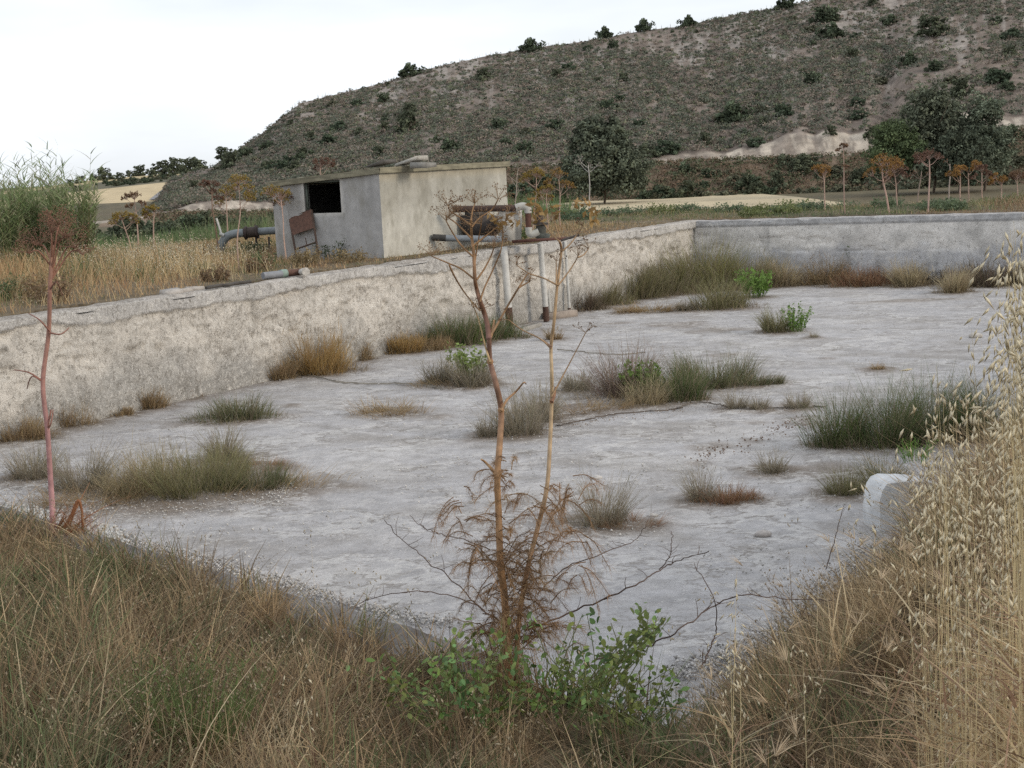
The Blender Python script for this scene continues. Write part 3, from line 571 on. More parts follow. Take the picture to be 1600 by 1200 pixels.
def hill_z(px, r):
    """height of the hill on the bearing of photo column px (0 roll row 300) at distance r"""
    jag = 42 * (fbm(px * 0.03, 0 * px, 70, 4) - .5)
    def zof(y_px, rad):
        n = np.array([ (ray(p, yy)) for p, yy in zip(np.ravel(px), np.ravel(y_px)) ])
        s = n[:, 2] / np.hypot(n[:, 0], n[:, 1]); return EYE + s.reshape(np.shape(px)) * rad
    yc = np.interp(px, CREST[:, 0], CREST[:, 1]); yt = np.interp(px, TERR[:, 0], TERR[:, 1]); yk = yt - np.interp(px, CUT[:, 0], CUT[:, 1]) + jag * .3
    yk = np.maximum(yk, yc + 3)
    zt1, zt2, zk, zc = zof(yt + 1.5, RT1), zof(yt - 1.5, RT2), zof(yk, RT3), zof(yc, RC)
    z0 = np.full_like(zt1, -1.0)
    out = np.zeros(np.shape(r))
    f = lambda a, b, za, zb_, e=1.0: za + (zb_ - za) * np.clip((r - a) / (b - a), 0, 1) ** e
    out = np.where(r < RT1, f(RT0, RT1, z0, zt1), np.where(r < RT2, f(RT1, RT2, zt1, zt2), np.where(r < RT3, f(RT2, RT3, zt2, zk), np.where(r < RC, f(RT3, RC, zk, zc), zc - (r - RC) * 0.10 - ((r - RC) / 60) ** 2 * 2))))
    return out
hp = np.concatenate([np.arange(-160, 1700, 3.5), np.arange(1700, 2300, 15)])
hr = np.concatenate([np.linspace(160, 186, 34), np.linspace(187, 290, 120), np.geomspace(293, 420, 14)])
HR, HP = np.meshgrid(hr, hp, indexing='ij')
HAZ = np.array([math.atan2(*ray(p, 300)[:2]) for p in hp])[None, :] + 0 * HR
HZ = np.stack([hill_z(hp, np.full_like(hp, r)) for r in hr])
XH, YH = HR * np.sin(HAZ), HR * np.cos(HAZ)
sl = sstep(186, 215, HR) * (1 - sstep(262, 280, HR))
gul = (np.abs(fbm(HAZ * 60, HR * 0.02, 71, 3) - .5))
HZ = HZ + sl * (1.6 * (fbm(XH * .06, YH * .06, 73, 4) - .5) - 1.2 * (0.12 - gul) * (gul < .12)) + 0.25 * (fbm(XH * .5, YH * .5, 75, 2) - .5)
_PX, _PY = proj(np.stack([XH, YH, HZ], -1).reshape(-1, 3)); _PX = _PX.reshape(HR.shape); _PY = _PY.reshape(HR.shape)
base_c = np.array([.195, .158, .132]) * (0.75 + 0.5 * fbm(XH * .15, YH * .15, 77)[..., None])
hgt = sstep(30, 150, np.interp(HP, TERR[:, 0], TERR[:, 1]) - _PY)                 # how far up the slope
rock = sstep(.50, .68, 0.62 * fbm(HAZ * 330, HR * .07, 79, 4) + 0.45 * fbm(HAZ * 40, HR * .04, 81, 3) + .05 * hgt - .03)
rock = rock * (0.15 + 0.85 * hgt) * (1 - .7 * (HP < 560) * (1 - sstep(230, 280, HR)))
hc = base_c * (1 - .6 * rock[..., None]) + np.array([.40, .36, .32]) * .6 * rock[..., None]
cutm = ((HR >= RT2 - .5) & (HR <= RT3 + .6)) * sstep(7, 14, np.interp(HP, CUT[:, 0], CUT[:, 1])) * (1 - .75 * sstep(.46, .60, fbm(HAZ * 260, HR * .35, 83)))
terr = ((HR >= RT1 - .3) & (HR <= RT2)).astype(float) * ((HP > 850) | (HP < 460))
pm = np.maximum(cutm, .55 * terr)[..., None]
hc = hc * (1 - pm) + np.array([.46, .40, .33]) * (.8 + .4 * fbm(HAZ * 150, HR * .5, 85)[..., None]) * pm
bank = ((HR < RT1))[..., None]; hc = np.where(bank, np.array([.21, .155, .11]) * (.7 + .6 * fbm(XH * .4, YH * .4, 87)[..., None]), hc)
hm = MB(); hm.add(np.stack([XH, YH, HZ], -1), grid_faces(*HR.shape)[:, ::-1], hc.reshape(-1, 3))
hm.build("hill", M_HILL, smooth=True, kind="structure")
def hill_at(px, r):
    a = math.atan2(*ray(px, 300)[:2]); i = np.argmin(abs(hp - px)); z = np.interp(r, hr, HZ[:, i])
    return np.array([r * math.sin(a), r * math.cos(a), z])
def hill_px(px, py):
    """point of the hill surface seen at a photo pixel"""
    d = np.abs(_PX - px) / 4 + np.abs(_PY - py) + 1000.0 * (HR > RC); k = np.argmin(d); return np.array([XH.ravel()[k], YH.ravel()[k], HZ.ravel()[k]])

# far rising fields at the left
dp = np.arange(-420, 420, 6.0); dr_ = np.linspace(300, 620, 70)
DR, DP = np.meshgrid(dr_, dp, indexing='ij'); DAZ = np.array([math.atan2(*ray(p, 300)[:2]) for p in dp])[None] + 0 * DR
ytop = np.interp(dp, [-420, 0, 100, 160, 220, 260, 300, 420], [318, 300, 288, 279, 275, 271, 269, 262])
ymid = np.interp(dp, [-420, 0, 140, 220, 290, 420], [330, 312, 297, 288, 281, 276])
def zrow(yv, rad): return np.array([EYE + (lambda q: q[2] / math.hypot(q[0], q[1]))(ray(p, y)) * rad for p, y in zip(dp, yv)])
zA, zB, zC = np.full(len(dp), -1.5), zrow(ymid, 450.0), zrow(ytop, 560.0)
DZ = np.where(DR < 450, zA + (zB - zA) * np.clip((DR - 320) / 130, 0, 1), np.where(DR < 560, zB + (zC - zB) * (DR - 450) / 110, zC - (DR - 560) * .05))
XD, YD = DR * np.sin(DAZ), DR * np.cos(DAZ); dk = fbm(DAZ * 90, DR * .03, 89)[..., None]
dc = np.where(DR[..., None] < 338, np.array([.19, .15, .11]), np.where(DR[..., None] < 446, np.array([.50, .40, .25]), np.where(DR[..., None] < 515, np.array([.115, .105, .07]), np.array([.42, .34, .2])))) * (.85 + .3 * dk)
dm = MB(); dm.add(np.stack([XD, YD, DZ], -1), grid_faces(*DR.shape)[:, ::-1], dc.reshape(-1, 3)); dm.build("distant_hill", M_FIELD, smooth=True, kind="structure")
def dist_at(px, r):
    a = math.atan2(*ray(px, 300)[:2]); i = np.argmin(abs(dp - px)); return np.array([r * math.sin(a), r * math.cos(a), np.interp(r, dr_, DZ[:, i])])
rm = MB(); e1 = [dist_at(p, r) for p, r in ((232, 345), (250, 385), (268, 420), (288, 448))]; e2 = [dist_at(p, r) for p, r in ((262, 345), (275, 385), (285, 420), (297, 448))]
V = np.array([q for p in zip(e1, e2) for q in p]); V[:, 2] += .25
rm.add(V, [[0, 1, 3, 2], [2, 3, 5, 4], [4, 5, 7, 6]], (.23, .225, .23)); rm.build("road", M_FIELD, kind="structure")

# ------------------------------------------------------------------ shrubs, trees
def clumps(mb, n, ext, center, leaf, per, col, colv=.25, shell=.55, flat=1.0, squash=.75):
    """n leaf clumps through an ellipsoid"""
    ext = np.asarray(ext, float); d = unit(Nn(1, (n, 3))); d[:, 2] = np.where(d[:, 2] < -.35, -d[:, 2], d[:, 2])
    r = U(shell ** 3, 1, n) ** (1 / 3); c = d * r[:, None] * ext * U(.7, 1.25, (n, 1)) + np.asarray(center)
    cr = ext.mean() * U(.16, .34, n)
    N = n * per; ci = np.repeat(np.arange(n), per); q = unit(Nn(1, (N, 3)))
    p = c[ci] + q * (cr[ci] * U(.3, 1, N) ** .5)[:, None] * np.array([1, 1, squash])
    cc = np.asarray(col) * np.clip(1 + 1.5 * colv * Nn(1, (n, 1)), .4, 1.8)[ci] * U(.7, 1.35, (N, 1))
    leaves(mb, p, q + Nn(.6, (N, 3)) + np.array([0, 0, .4]), leaf * U(.6, 1.3, N), leaf * U(.35, .7, N), cc)
def tree(name, label, cat, foot, h, w, col, blobs, leaf, n, per, trunk_h=.35, tr=.14, group=None, tcol=(.13, .10, .075)):
    foot = np.asarray(foot, float); t = thing(name, label, cat, foot, group)
    tb = MB(); top = foot + np.array([0, 0, h * .75]); path = smooth_path([foot - [0, 0, .3], foot + [w * .03, 0, h * .25], foot + [-w * .03, .1, h * .5], top], 5)
    tube(tb, path, np.linspace(tr, tr * .25, len(path)), tcol)
    for k in range(7):
        a = U(0, 6.28); s = foot + np.array([0, 0, h * U(.12, .5)]); e = s + np.array([math.cos(a) * w * .4, math.sin(a) * w * .4, h * U(.2, .4)])
        p = smooth_path([s, (s + e) / 2 + Nn(.1, 3), e], 4); tube(tb, p, np.linspace(tr * .45, tr * .1, len(p)), tcol, 5)
    tb.build("trunk", M_STEM, t)
    cb = MB()
    for (bx, by, bz, rx, rz) in blobs:
        k = max(16, int(n * rx * rz * 30)); clumps(cb, k, (rx * w, rx * w * .9, rz * h), foot + np.array([bx * w, by * w, bz * h]), leaf, per, np.asarray(col) * U(.85, 1.15), .22, .35)
    cb.build("crown", M_SCRUB, t); return t
PROTO = []
def make_shrub(col, seed_tall):
    mb = MB(); clumps(mb, 34, (.8, .8, .72 * seed_tall), (0, 0, .22 * seed_tall), .20, 34, col, .22, .15)
    clumps(mb, 14, (.9, .9, .25), (0, 0, .12), .20, 26, np.asarray(col) * .95, .22, .4)
    for k in range(7):
        a = U(0, 6.28); e = np.array([math.cos(a) * .5, math.sin(a) * .5, .55 * seed_tall]); tube(mb, smooth_path([[0, 0, -.15], e * .5 + Nn(.05, 3), e], 3), .02, (.12, .095, .07), 4, False)
    return mb
def shrub_proto(name, col, tall, label, group):
    o = make_shrub(col, tall).build(name, M_SCRUB); tag(o, label, "shrub", group); return o
PCOL = [((.084, .104, .066), 1.0), ((.100, .114, .074), 1.2), ((.074, .096, .062), .8), ((.120, .122, .082), .9)]
SH_L, SH_G = "dark evergreen shrub growing on the brown hillside", "shrubs scattered over the hillside"
protos = [None] * 4
def put_shrub(p, r, label=None, group=None, kind=None, name="hill_shrub"):
    k = int(RNG.integers(0, 4)) if kind is None else kind
    if protos[k] is None:
        protos[k] = shrub_proto("hill_shrub", *PCOL[k], SH_L, SH_G); o = protos[k]
    else:
        o = protos[k].copy(); COL.objects.link(o)
    o.name = name
    o.location = tuple(p); o.scale = (r * U(.9, 1.15), r * U(.9, 1.15), r * U(.85, 1.15)); o.rotation_euler = (0, 0, U(0, 6.28))
    o["label"] = label or SH_L
    g_ = group if group else (SH_G if label is None else None)
    if g_: o["group"] = g_
    elif "group" in o: del o["group"]
    return o
# named ones: px, py of the foot, width px
for px, py, w, lb in ((641, 119, 46, "lone round dark shrub standing on the ridge left of the hut roof's right end"), (943, 60, 36, "round shrub on the ridge above the dark tree, left of a pair"),
        (1008, 48, 36, "round shrub on the ridge above the dark tree, right of a pair"), (1075, 42, 36, "low wide shrub on the ridge right of the round pair"), (830, 80, 44, "low flat shrub on the ridge left of the round pair"),
        (1228, 13, 42, "shrub on the ridge at the top photo edge")):
    p = hill_px(px, py); put_shrub(p + [0, 0, -.1], w * mpp(p) * .52, lb, kind=0, name="ridge_shrub")
for px, py, w in ((1290, 34, 56), (1298, 58, 52), (1457, 56, 62), (1390, 38, 40), (755, 124, 28), (640, 205, 46), (528, 204, 36), (512, 224, 36), (475, 250, 30), (1145, 190, 66), (1180, 228, 40),
        (890, 108, 30), (1420, 100, 40), (1560, 130, 50), (1580, 60, 44), (1040, 240, 50), (1010, 245, 40), (700, 235, 40), (870, 200, 40), (600, 160, 30), (560, 165, 26), (420, 235, 34), (385, 245, 30), (360, 262, 40), (350, 248, 36), (440, 262, 36),
        (1270, 130, 36), (1340, 165, 40), (1230, 180, 34), (1500, 150, 44), (1540, 175, 50), (950, 170, 34), (780, 200, 36), (1100, 225, 30), (820, 238, 40), (1360, 214, 28), (1300, 208, 22), (1580, 210, 40), (1000, 195, 30), (1460, 110, 36), (1330, 90, 30)):
    p = hill_px(px, py); put_shrub(p + [0, 0, -.15], w * mpp(p) * .5, kind=int(RNG.integers(0, 3)))
for k in range(150):
    px = U(300, 1640); r = U(186, 276); p = hill_at(px, r)
    if fbm(px * .01, r * .04, 91, 3) > .45: put_shrub(p + [0, 0, -.15], U(.55, 1.5))
# shrubs along the foot of the hill
for k in range(62):
    px = (1000 + k * 11 + U(-8, 8)) if k < 55 else U(800, 880); r = U(158, 172); p = hill_at(px, max(r, 161)); p[2] = min(p[2], 1.5)
    put_shrub(p + [0, 0, -.2], U(1.0, 2.1), "dark shrub in the belt at the foot of the hill beyond the wheat field", "shrubs along the foot of the hill", name="foot_shrub")
# scrub stuff over the hill
sm = MB(); NS = 30000
spx = U(220, 1680, NS); srr = U(183, 279, NS); dens = fbm(spx * .012, srr * .06, 93, 4); hg = (srr - 183) / 96
keep = U(0, 1, NS) < np.clip(3.2 * (dens - .31) + .40 * (1 - hg), .16, 1); spx, srr = spx[keep], srr[keep]
saz = np.array([math.atan2(*ray(p, 300)[:2]) for p in spx]); si = np.clip(np.searchsorted(hp, spx), 1, len(hp) - 1)
sri = np.clip(np.searchsorted(hr, srr), 0, len(hr) - 1); sz = HZ[sri, si]
cen = np.stack([srr * np.sin(saz), srr * np.cos(saz), sz], 1); ns_ = len(cen); per = 22
size = (.25 + .95 * U(0, 1, ns_) ** 2) * (1.15 - .5 * (srr - 183) / 96); ci = np.repeat(np.arange(ns_), per); q = unit(Nn(1, (ns_ * per, 3))); q[:, 2] = np.abs(q[:, 2])
pp = cen[ci] + q * (size[ci] * U(.4, 1, ns_ * per))[:, None] * np.array([1.1, 1.1, .75])
pal = np.array([(.150, .160, .122), (.128, .142, .108), (.215, .185, .148), (.260, .215, .178), (.155, .172, .105)]); pc = pal[RNG.choice(5, ns_, p=[.28, .25, .2, .15, .12])] * U(.75, 1.3, (ns_, 1))
leaves(sm, pp, q + Nn(.5, pp.shape), .30 * U(.6, 1.4, len(pp)), .18 * U(.6, 1.3, len(pp)), pc[ci] * U(.8, 1.2, (len(pp), 1)))
nb = 5000; bpx = U(230, 1700, nb); brr = U(161, 174, nb); baz = np.array([math.atan2(*ray(p, 300)[:2]) for p in bpx]); bi = np.clip(np.searchsorted(hp, bpx), 1, len(hp) - 1); bri = np.clip(np.searchsorted(hr, brr), 0, len(hr) - 1)
cen = np.stack([brr * np.sin(baz), brr * np.cos(baz), HZ[bri, bi]], 1); per = 12; ci = np.repeat(np.arange(nb), per); q = unit(Nn(1, (nb * per, 3))); q[:, 2] = np.abs(q[:, 2])
pp = cen[ci] + q * U(.15, .6, (nb * per, 1)); pal2 = np.array([(.20, .145, .10), (.105, .12, .07), (.15, .13, .085)]); pc = pal2[RNG.choice(3, nb, p=[.35, .4, .25])]
leaves(sm, pp, q, .28 * U(.6, 1.4, len(pp)), .16, pc[ci] * U(.7, 1.3, (len(pp), 1)))
sm.build("hillside_scrub", M_SCRUB, kind="stuff")
# dry stalks along the skyline
st = MB(); npx = U(330, 1240, 150); bs = np.array([hill_at(p, RC - 1) for p in npx]); blades(st, bs, U(.3, 1.0, 150), .08, U(0, 6.28, 150), U(-.1, .1, 150), .0, (.13, .11, .08), 2)
st.build("ridge_grass", M_GRASS, kind="stuff")

def foot_at(px, r):
    a = math.atan2(*ray(px, 300)[:2]); x, y = r * math.sin(a), r * math.cos(a); return np.array([x, y, float(ground_z(x, y))])
tree("field_tree", "big dark dense tree with drooping crown standing left of the pale cut bank", "tree", foot_at(943, 152), 8.8, 7.4, (.12, .138, .098),
     [(0, 0, .62, .40, .36), (-.34, 0, .30, .30, .32), (.36, 0, .28, .32, .3), (.1, 0, .2, .5, .28), (-.15, 0, .78, .24, .22), (.15, 0, .85, .16, .16), (0, -.1, .42, .5, .3)], .36, 36, 46)
tree("willow_tree", "tallest grey green tree in the clump at the right, feathery top", "tree", foot_at(1458, 146), 10.2, 9.4, (.16, .178, .125),
     [(0, 0, .80, .22, .2), (-.06, 0, .58, .36, .22), (.2, 0, .5, .34, .22), (-.3, 0, .42, .30, .22), (.05, 0, .22, .58, .26), (0, 0, .68, .28, .2)], .36, 36, 46)
tree("leafy_tree", "lighter green rounded tree at the left end of the right clump", "tree", foot_at(1400, 143), 7.2, 5.6, (.13, .17, .085),
     [(0, 0, .68, .40, .28), (-.15, 0, .42, .36, .28), (.2, 0, .45, .34, .3)], .26, 34, 42)
tree("poplar_tree", "dark upright tree at the right end of the right clump", "tree", foot_at(1538, 146), 8.6, 5.6, (.135, .158, .112),
     [(0, 0, .72, .32, .3), (-.18, 0, .5, .34, .3), (.2, 0, .42, .36, .3), (0, 0, .3, .42, .24)], .28, 34, 42)
tree("leafy_tree", "dark low tree filling the gap in the right clump", "tree", foot_at(1498, 142), 6.2, 5.6, (.085, .10, .07), [(0, 0, .6, .42, .32), (.1, 0, .32, .46, .26)], .28, 34, 42)
# distant skyline trees at the left and bushes on the plain
for i, (px, r, h) in enumerate(((128, 540, 4.6), (148, 545, 4.2), (165, 540, 7.5), (205, 560, 4.6), (222, 562, 7), (255, 560, 8.5), (268, 520, 6.5), (278, 560, 8.5), (300, 540, 9), (315, 520, 8), (190, 520, 4), (240, 520, 4), (110, 520, 4))):
    p = dist_at(px, r); put_shrub(p, h * .5, "small dark tree on the far left skyline above the yellow field", "trees along the far skyline", kind=1, name="skyline_tree")
for k in range(60):
    px = U(110, 330); p = dist_at(px, U(452, 512)); put_shrub(p, U(.7, 1.5), "dark bush on the band between the two far yellow fields", "bushes between the far fields", name="far_bush")
for k in range(38):
    px = 135 + k * 8 + U(-5, 5); p = foot_at(px, U(104, 150)); put_shrub(p + [0, 0, -.2], U(.9, 1.7) * (1.15 if 260 < px < 330 else 1), "dark green bush on the low plain left of the pump house", "bushes on the plain beyond the left bank", kind=int(RNG.integers(0, 3)), name="plain_bush")

# ------------------------------------------------------------------ pump house
HC = np.array([-2.98, 35.75]); hb = -Bd; ha = A; HL, HW = 3.3, 5.75; HZ0, HZ1 = 1.85, 4.10; TH = 0.2
def hp3(u, v, z): q = HC + hb * u + ha * v; return np.array([q[0], q[1], z])          # u along the left face, v along the right face
hut = thing("pump_house", "small derelict concrete pump house with flat roof and dark empty window", "building", hp3(HL / 2, HW / 2, 2.0))
fn = np.array([-ha[0], -ha[1], 0.0])                                                       # normal of the left face
def face_uv(px, py):
    p = onplane(px, py, hp3(0, 0, 0), fn); return float((p[:2] - HC) @ hb), p[2]
wu0, wz1 = face_uv(533, 281); wu1, _ = face_uv(479, 288); _, wz0 = face_uv(533, 332)
drop = lambda u: 0.21 * u / HL                                                             # roof falls to the left
def wallgrid(mb, o, e1, e2, n, m, c1, seed, skip=None):
    a, b = np.meshgrid(np.linspace(0, 1, n), np.linspace(0, 1, m), indexing='ij')
    V = o + a[..., None] * e1 + b[..., None] * e2
    s1, s2 = np.linalg.norm(e1), np.linalg.norm(e2)
    r = fbm(a * s1 * 1.2, b * s2 * 1.2, seed, 5)[..., None]; st = fbm(a * s1 * 3.5, b * s2 * .5, seed + 2, 4)[..., None]
    mb.add(V, grid_faces(n, m), c1(a, b, r, st).reshape(-1, 3))
def grey(a, b, r, st):
    k = sstep(.5, .75, st); C = np.array([.40, .39, .38]) * (.75 + .45 * r); C = C * (1 - .25 * k) + np.array([.17, .165, .155]) * .25 * k
    return C
def ochre(a, b, r, st):
    C = np.array([.47, .455, .405]) * (.75 + .45 * r)
    t = sstep(.35, .62, st * .7 + .42 * b - .1) * sstep(.3, .6, b + .35 * (r[..., 0] - .5)[..., None][..., 0] if False else (b + .4 * (r[..., 0] - .5)))[..., None] if False else sstep(.40, .68, .55 * st + .45 * b[..., None])
    C = C * (1 - .55 * t) + np.array([.26, .245, .20]) * .55 * t
    e = sstep(.88, .97, b)[..., None]; C = C * (1 - .35 * e) + np.array([.45, .38, .25]) * .35 * e
    return C
hw = MB()
# left face with the window opening, as panels butted round the hole, then its reveal and the inner leaf
def lf(u0, u1, z0, z1a, z1b, off=0.0):
    a, b = np.meshgrid(np.linspace(0, 1, max(3, int(abs(u1 - u0) * 9))), np.linspace(0, 1, 14), indexing='ij'); u = u0 + (u1 - u0) * a; z = z0 + ((z1a + (z1b - z1a) * a) - z0) * b
    V = np.stack([HC[0] + hb[0] * u + ha[0] * off, HC[1] + hb[1] * u + ha[1] * off, z], -1)
    r = fbm(u * 1.2, z * 1.2, 101, 5)[..., None]; st = fbm(u * 3.5, z * .5, 103, 4)[..., None]
    rim = np.minimum.reduce([np.abs(u - wu0) + 9 * ((z < wz0 - .05) | (z > wz1 + .05)), np.abs(u - wu1) + 9 * ((z < wz0 - .05) | (z > wz1 + .05)), np.abs(z - wz0) + 9 * ((u < wu0 - .05) | (u > wu1 + .05))])
    chip = sstep(.10, .02, rim + .12 * (fbm(u * 9, z * 9, 105, 2) - .5))[..., None]
    C = grey(a, b, r, st) * (1 - chip) + np.array([.55, .53, .50]) * chip
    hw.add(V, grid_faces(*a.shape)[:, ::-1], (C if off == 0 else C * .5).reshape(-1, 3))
for off in (0.0, TH):
    o_ = 0.0 if off == 0 else TH
    lf(o_, wu0, HZ0, HZ1 - drop(o_), HZ1 - drop(wu0), off); lf(wu1, HL - o_, HZ0, HZ1 - drop(wu1), HZ1 - drop(HL - o_), off)
    lf(wu0, wu1, HZ0, wz0, wz0, off); lf(wu0, wu1, wz1, HZ1 - drop(wu0), HZ1 - drop(wu1), off)
for (ua, za, ub, zb_) in ((wu0, wz0, wu1, wz0), (wu1, wz0, wu1, wz1), (wu1, wz1, wu0, wz1), (wu0, wz1, wu0, wz0)):
    hw.add([hp3(ua, 0, za), hp3(ub, 0, zb_), hp3(ub, TH, zb_), hp3(ua, TH, za)], [[0, 1, 2, 3]], (.2, .195, .18))
up = np.array([0, 0, 1.0]); ha3 = np.array([ha[0], ha[1], 0]); hb3 = np.array([hb[0], hb[1], 0])
wallgrid(hw, hp3(0, 0, HZ0), ha3 * HW, up * (HZ1 - HZ0), 60, 30, ochre, 111)
wallgrid(hw, hp3(HL, HW, HZ0), -ha3 * HW, up * (HZ1 - HZ0 - .21), 10, 6, grey, 113)
wallgrid(hw, hp3(0, HW, HZ0), hb3 * HL, up * (HZ1 - HZ0 - .0), 10, 6, grey, 115)
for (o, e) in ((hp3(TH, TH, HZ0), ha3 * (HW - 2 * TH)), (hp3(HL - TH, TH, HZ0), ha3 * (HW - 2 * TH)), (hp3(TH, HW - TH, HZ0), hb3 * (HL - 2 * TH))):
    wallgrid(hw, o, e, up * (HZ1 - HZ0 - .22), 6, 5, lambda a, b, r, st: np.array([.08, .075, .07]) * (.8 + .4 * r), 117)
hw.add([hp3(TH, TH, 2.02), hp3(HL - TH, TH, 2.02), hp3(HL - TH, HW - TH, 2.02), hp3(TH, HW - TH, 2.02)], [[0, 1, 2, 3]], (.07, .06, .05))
M_HUT = colmat("hut_render", 0.93, 5.0, 0.16, 0.5, 22, 0.012)
add_layers(M_HUT, 2.2, 0.50, 0.66, (.22, .205, .165), 0.5, (1, 1, .45))
add_layers(M_HUT, 11.0, 0.58, 0.66, (.15, .14, .12), 0.35, (1, 1, .7))
hw.build("wall", M_HUT, hut)
rf = MB(); ov = .09
def roofpt(u, v, z): p = hp3(u, v, z); p[2] -= drop(u); return p
nu_, nv_ = 16, 24
us = np.linspace(-ov, HL + ov, nu_); vs_ = np.linspace(-ov, HW + ov, nv_)
for zz, flip in ((4.10 + .004, False), (4.245, True)):
    V = np.array([[roofpt(u, v, zz + (0.012 * Nn(1) if zz > 4.2 else 0)) for v in vs_] for u in us]); k = fbm(us[:, None] * 1.5 + 0 * vs_, vs_ * 1.5 + 0 * us[:, None], 119)[..., None]
    Fg = grid_faces(nu_, nv_); rf.add(V, Fg if flip else Fg[:, ::-1], (np.array([.22, .205, .155]) * (.7 + .6 * k)).reshape(-1, 3))
edge = [(u, -ov) for u in us] + [(HL + ov, v) for v in vs_[1:]] + [(u, HW + ov) for u in us[::-1][1:]] + [(-ov, v) for v in vs_[::-1][1:]]
V = np.array([[roofpt(u, v, z + (Nn(.008) if 4.13 < z < 4.22 else 0)) + np.array([Nn(.006), Nn(.006), 0]) * (4.13 < z < 4.22) for z in (4.104, 4.16, 4.20, 4.243)] for u, v in edge]); k = U(.65, 1.3, (len(edge), 4, 1))
rf.add(V, grid_faces(len(edge), 4), (np.array([.235, .215, .155]) * k).reshape(-1, 3))
rf.build("roof", M_CONC, hut)
wf = MB()
for (ua, za, ub, zb_) in ((wu1 - .05, wz0, wu1 - .004, wz1), (wu0 + .004, wz1 - .05, wu1 - .05, wz1 - .004)):
    p = hp3(ua, .05, za); box(wf, p, hb3 * (ub - ua), ha3 * .06, up * (zb_ - za), (.10, .115, .095))
wf.build("window_frame", M_PAINT, hut)
for i, (px0, py0, px1, py1, hh, lb) in enumerate(((572, 261, 601, 254, .05, "dark broken sheet lying on the pump house roof, left piece"), (616, 259, 650, 249, .07, "pale bent slab propped on the pump house roof"), (640, 258, 664, 252, .10, "flat grey slab at the right of the pump house roof rubble"))):
    q = MB(); a = onplane(px0, py0, hp3(0.5, .9, 0), fn); b = onplane(px1, py1, hp3(0.5, .9, 0), fn); a[2] = max(a[2], 4.2); d = b - a
    if i == 2: a[2] = 4.215; d[2] = .0
    box(q, a + np.array([0, 0, .0]), d, ha3 * .5, np.array([0, 0, hh]), [(.12, .11, .10), (.45, .43, .39), (.24, .23, .21)][i], .02); o = q.build("roof_slab", M_STONE); tag(o, lb, "slab")
# leaning rusty window shutter frame
fo = hp3(0, -.28, 0)
def sp(px, py, off): return onplane(px, py, hp3(0, -off, 0), fn)
c_tl, c_tr, c_br, c_bl = sp(452, 339, .12), sp(487, 328, .12), sp(498, 402, .55), sp(465, 412, .55)
shut = thing("window_shutter", "rusty window shutter with one sheet left leaning on the pump house wall", "shutter", (c_bl + c_br) / 2)
fr = MB()
for a, b in ((c_tl, c_tr), (c_tr, c_br), (c_br, c_bl), (c_bl, c_tl)): tube(fr, [a, b], .028, (.075, .045, .032), 5)
lp = lambda a, b, t: a + (b - a) * t
shf = fr.build("frame", M_RUST, shut)
cb = MB(); tube(cb, [lp(c_tl, c_bl, .70), lp(c_tr, c_br, .68)], .022, (.075, .045, .032), 5)
mid = lp(lp(c_tl, c_bl, .70), lp(c_tr, c_br, .68), .55); tube(cb, [mid, mid + (c_tl - c_bl) * .16], .014, (.075, .045, .032), 5); tube(cb, [lp(c_bl, c_br, .5), lp(c_bl, c_br, .52) + (c_tl - c_bl) * .14], .01, (.075, .045, .032), 5); cb.build("crossbar", M_RUST, shf)
sh = MB(); n_ = np.array([-ha[0], -ha[1], 0.15]) * .02
g1 = np.array([[lp(lp(c_tl, c_bl, .40 * t), lp(c_tr, c_br, .38 * t), s) + n_ * (1 + .6 * math.sin(9 * s + 4 * t)) for t in np.linspace(0, 1, 6)] for s in np.linspace(0, 1, 8)])
sh.add(np.concatenate([g1.reshape(-1, 3), g1.reshape(-1, 3) - n_ * .6]), np.concatenate([grid_faces(8, 6), grid_faces(8, 6)[:, ::-1] + 48]), (.115, .058, .04)); sh.build("panel", M_RUST, shut)

# ------------------------------------------------------------------ pipes
def pipe_mb(path, r, col, sides=14): mb = MB(); tube(mb, path, r, col, sides); return mb
def pipes(name, label, cat, base, parts, group=None):
    t = thing(name, label, cat, base, group)
    for nm, mb, mat in parts: mb.build(nm, mat, t, smooth=False)
    return t
WHITE, RUSTC, GREYP, GRN = (.55, .54, .51), (.075, .04, .028), (.17, .185, .195), (.33, .37, .34)
def standpipe(px0, py0, px1, py1, r, rust, label):
    b = at(px1, py1, 0.02); t = atY(px0, py0, b[1] - .12 if False else b[1]); t = b + (t - b)
    s = b + (t - b) * rust; up_ = MB(); pth = np.linspace(s, t, 8); tube(up_, pth, r, np.array([WHITE] * 8) * U(.85, 1.1, (8, 1)), 14)
    lo = MB(); tube(lo, np.linspace(b, s, 4), r * 1.03, RUSTC, 14)
    return pipes("drop_pipe", label, "pipe", b, [("painted_pipe", up_, M_PAINT), ("rusty_foot", lo, M_RUST)])
standpipe(787, 386, 797, 513, .095, .26, "thick white upright pipe with rusted foot, leftmost by the wall")
standpipe(844, 380, 854, 502, .078, .19, "white upright pipe with rusted foot, middle of three by the wall")
standpipe(883, 377, 890, 490, .042, .08, "thin white upright pipe, rightmost by the wall")
b_ = at(860, 495, .02); pm_ = MB(); tube(pm_, [b_, atY(856, 452, b_[1])], .05, (.46, .45, .42), 12); o = pm_.build("stub_pipe", M_PAINT); tag(o, "short whitish pipe stub just behind the middle upright pipe", "pipe")
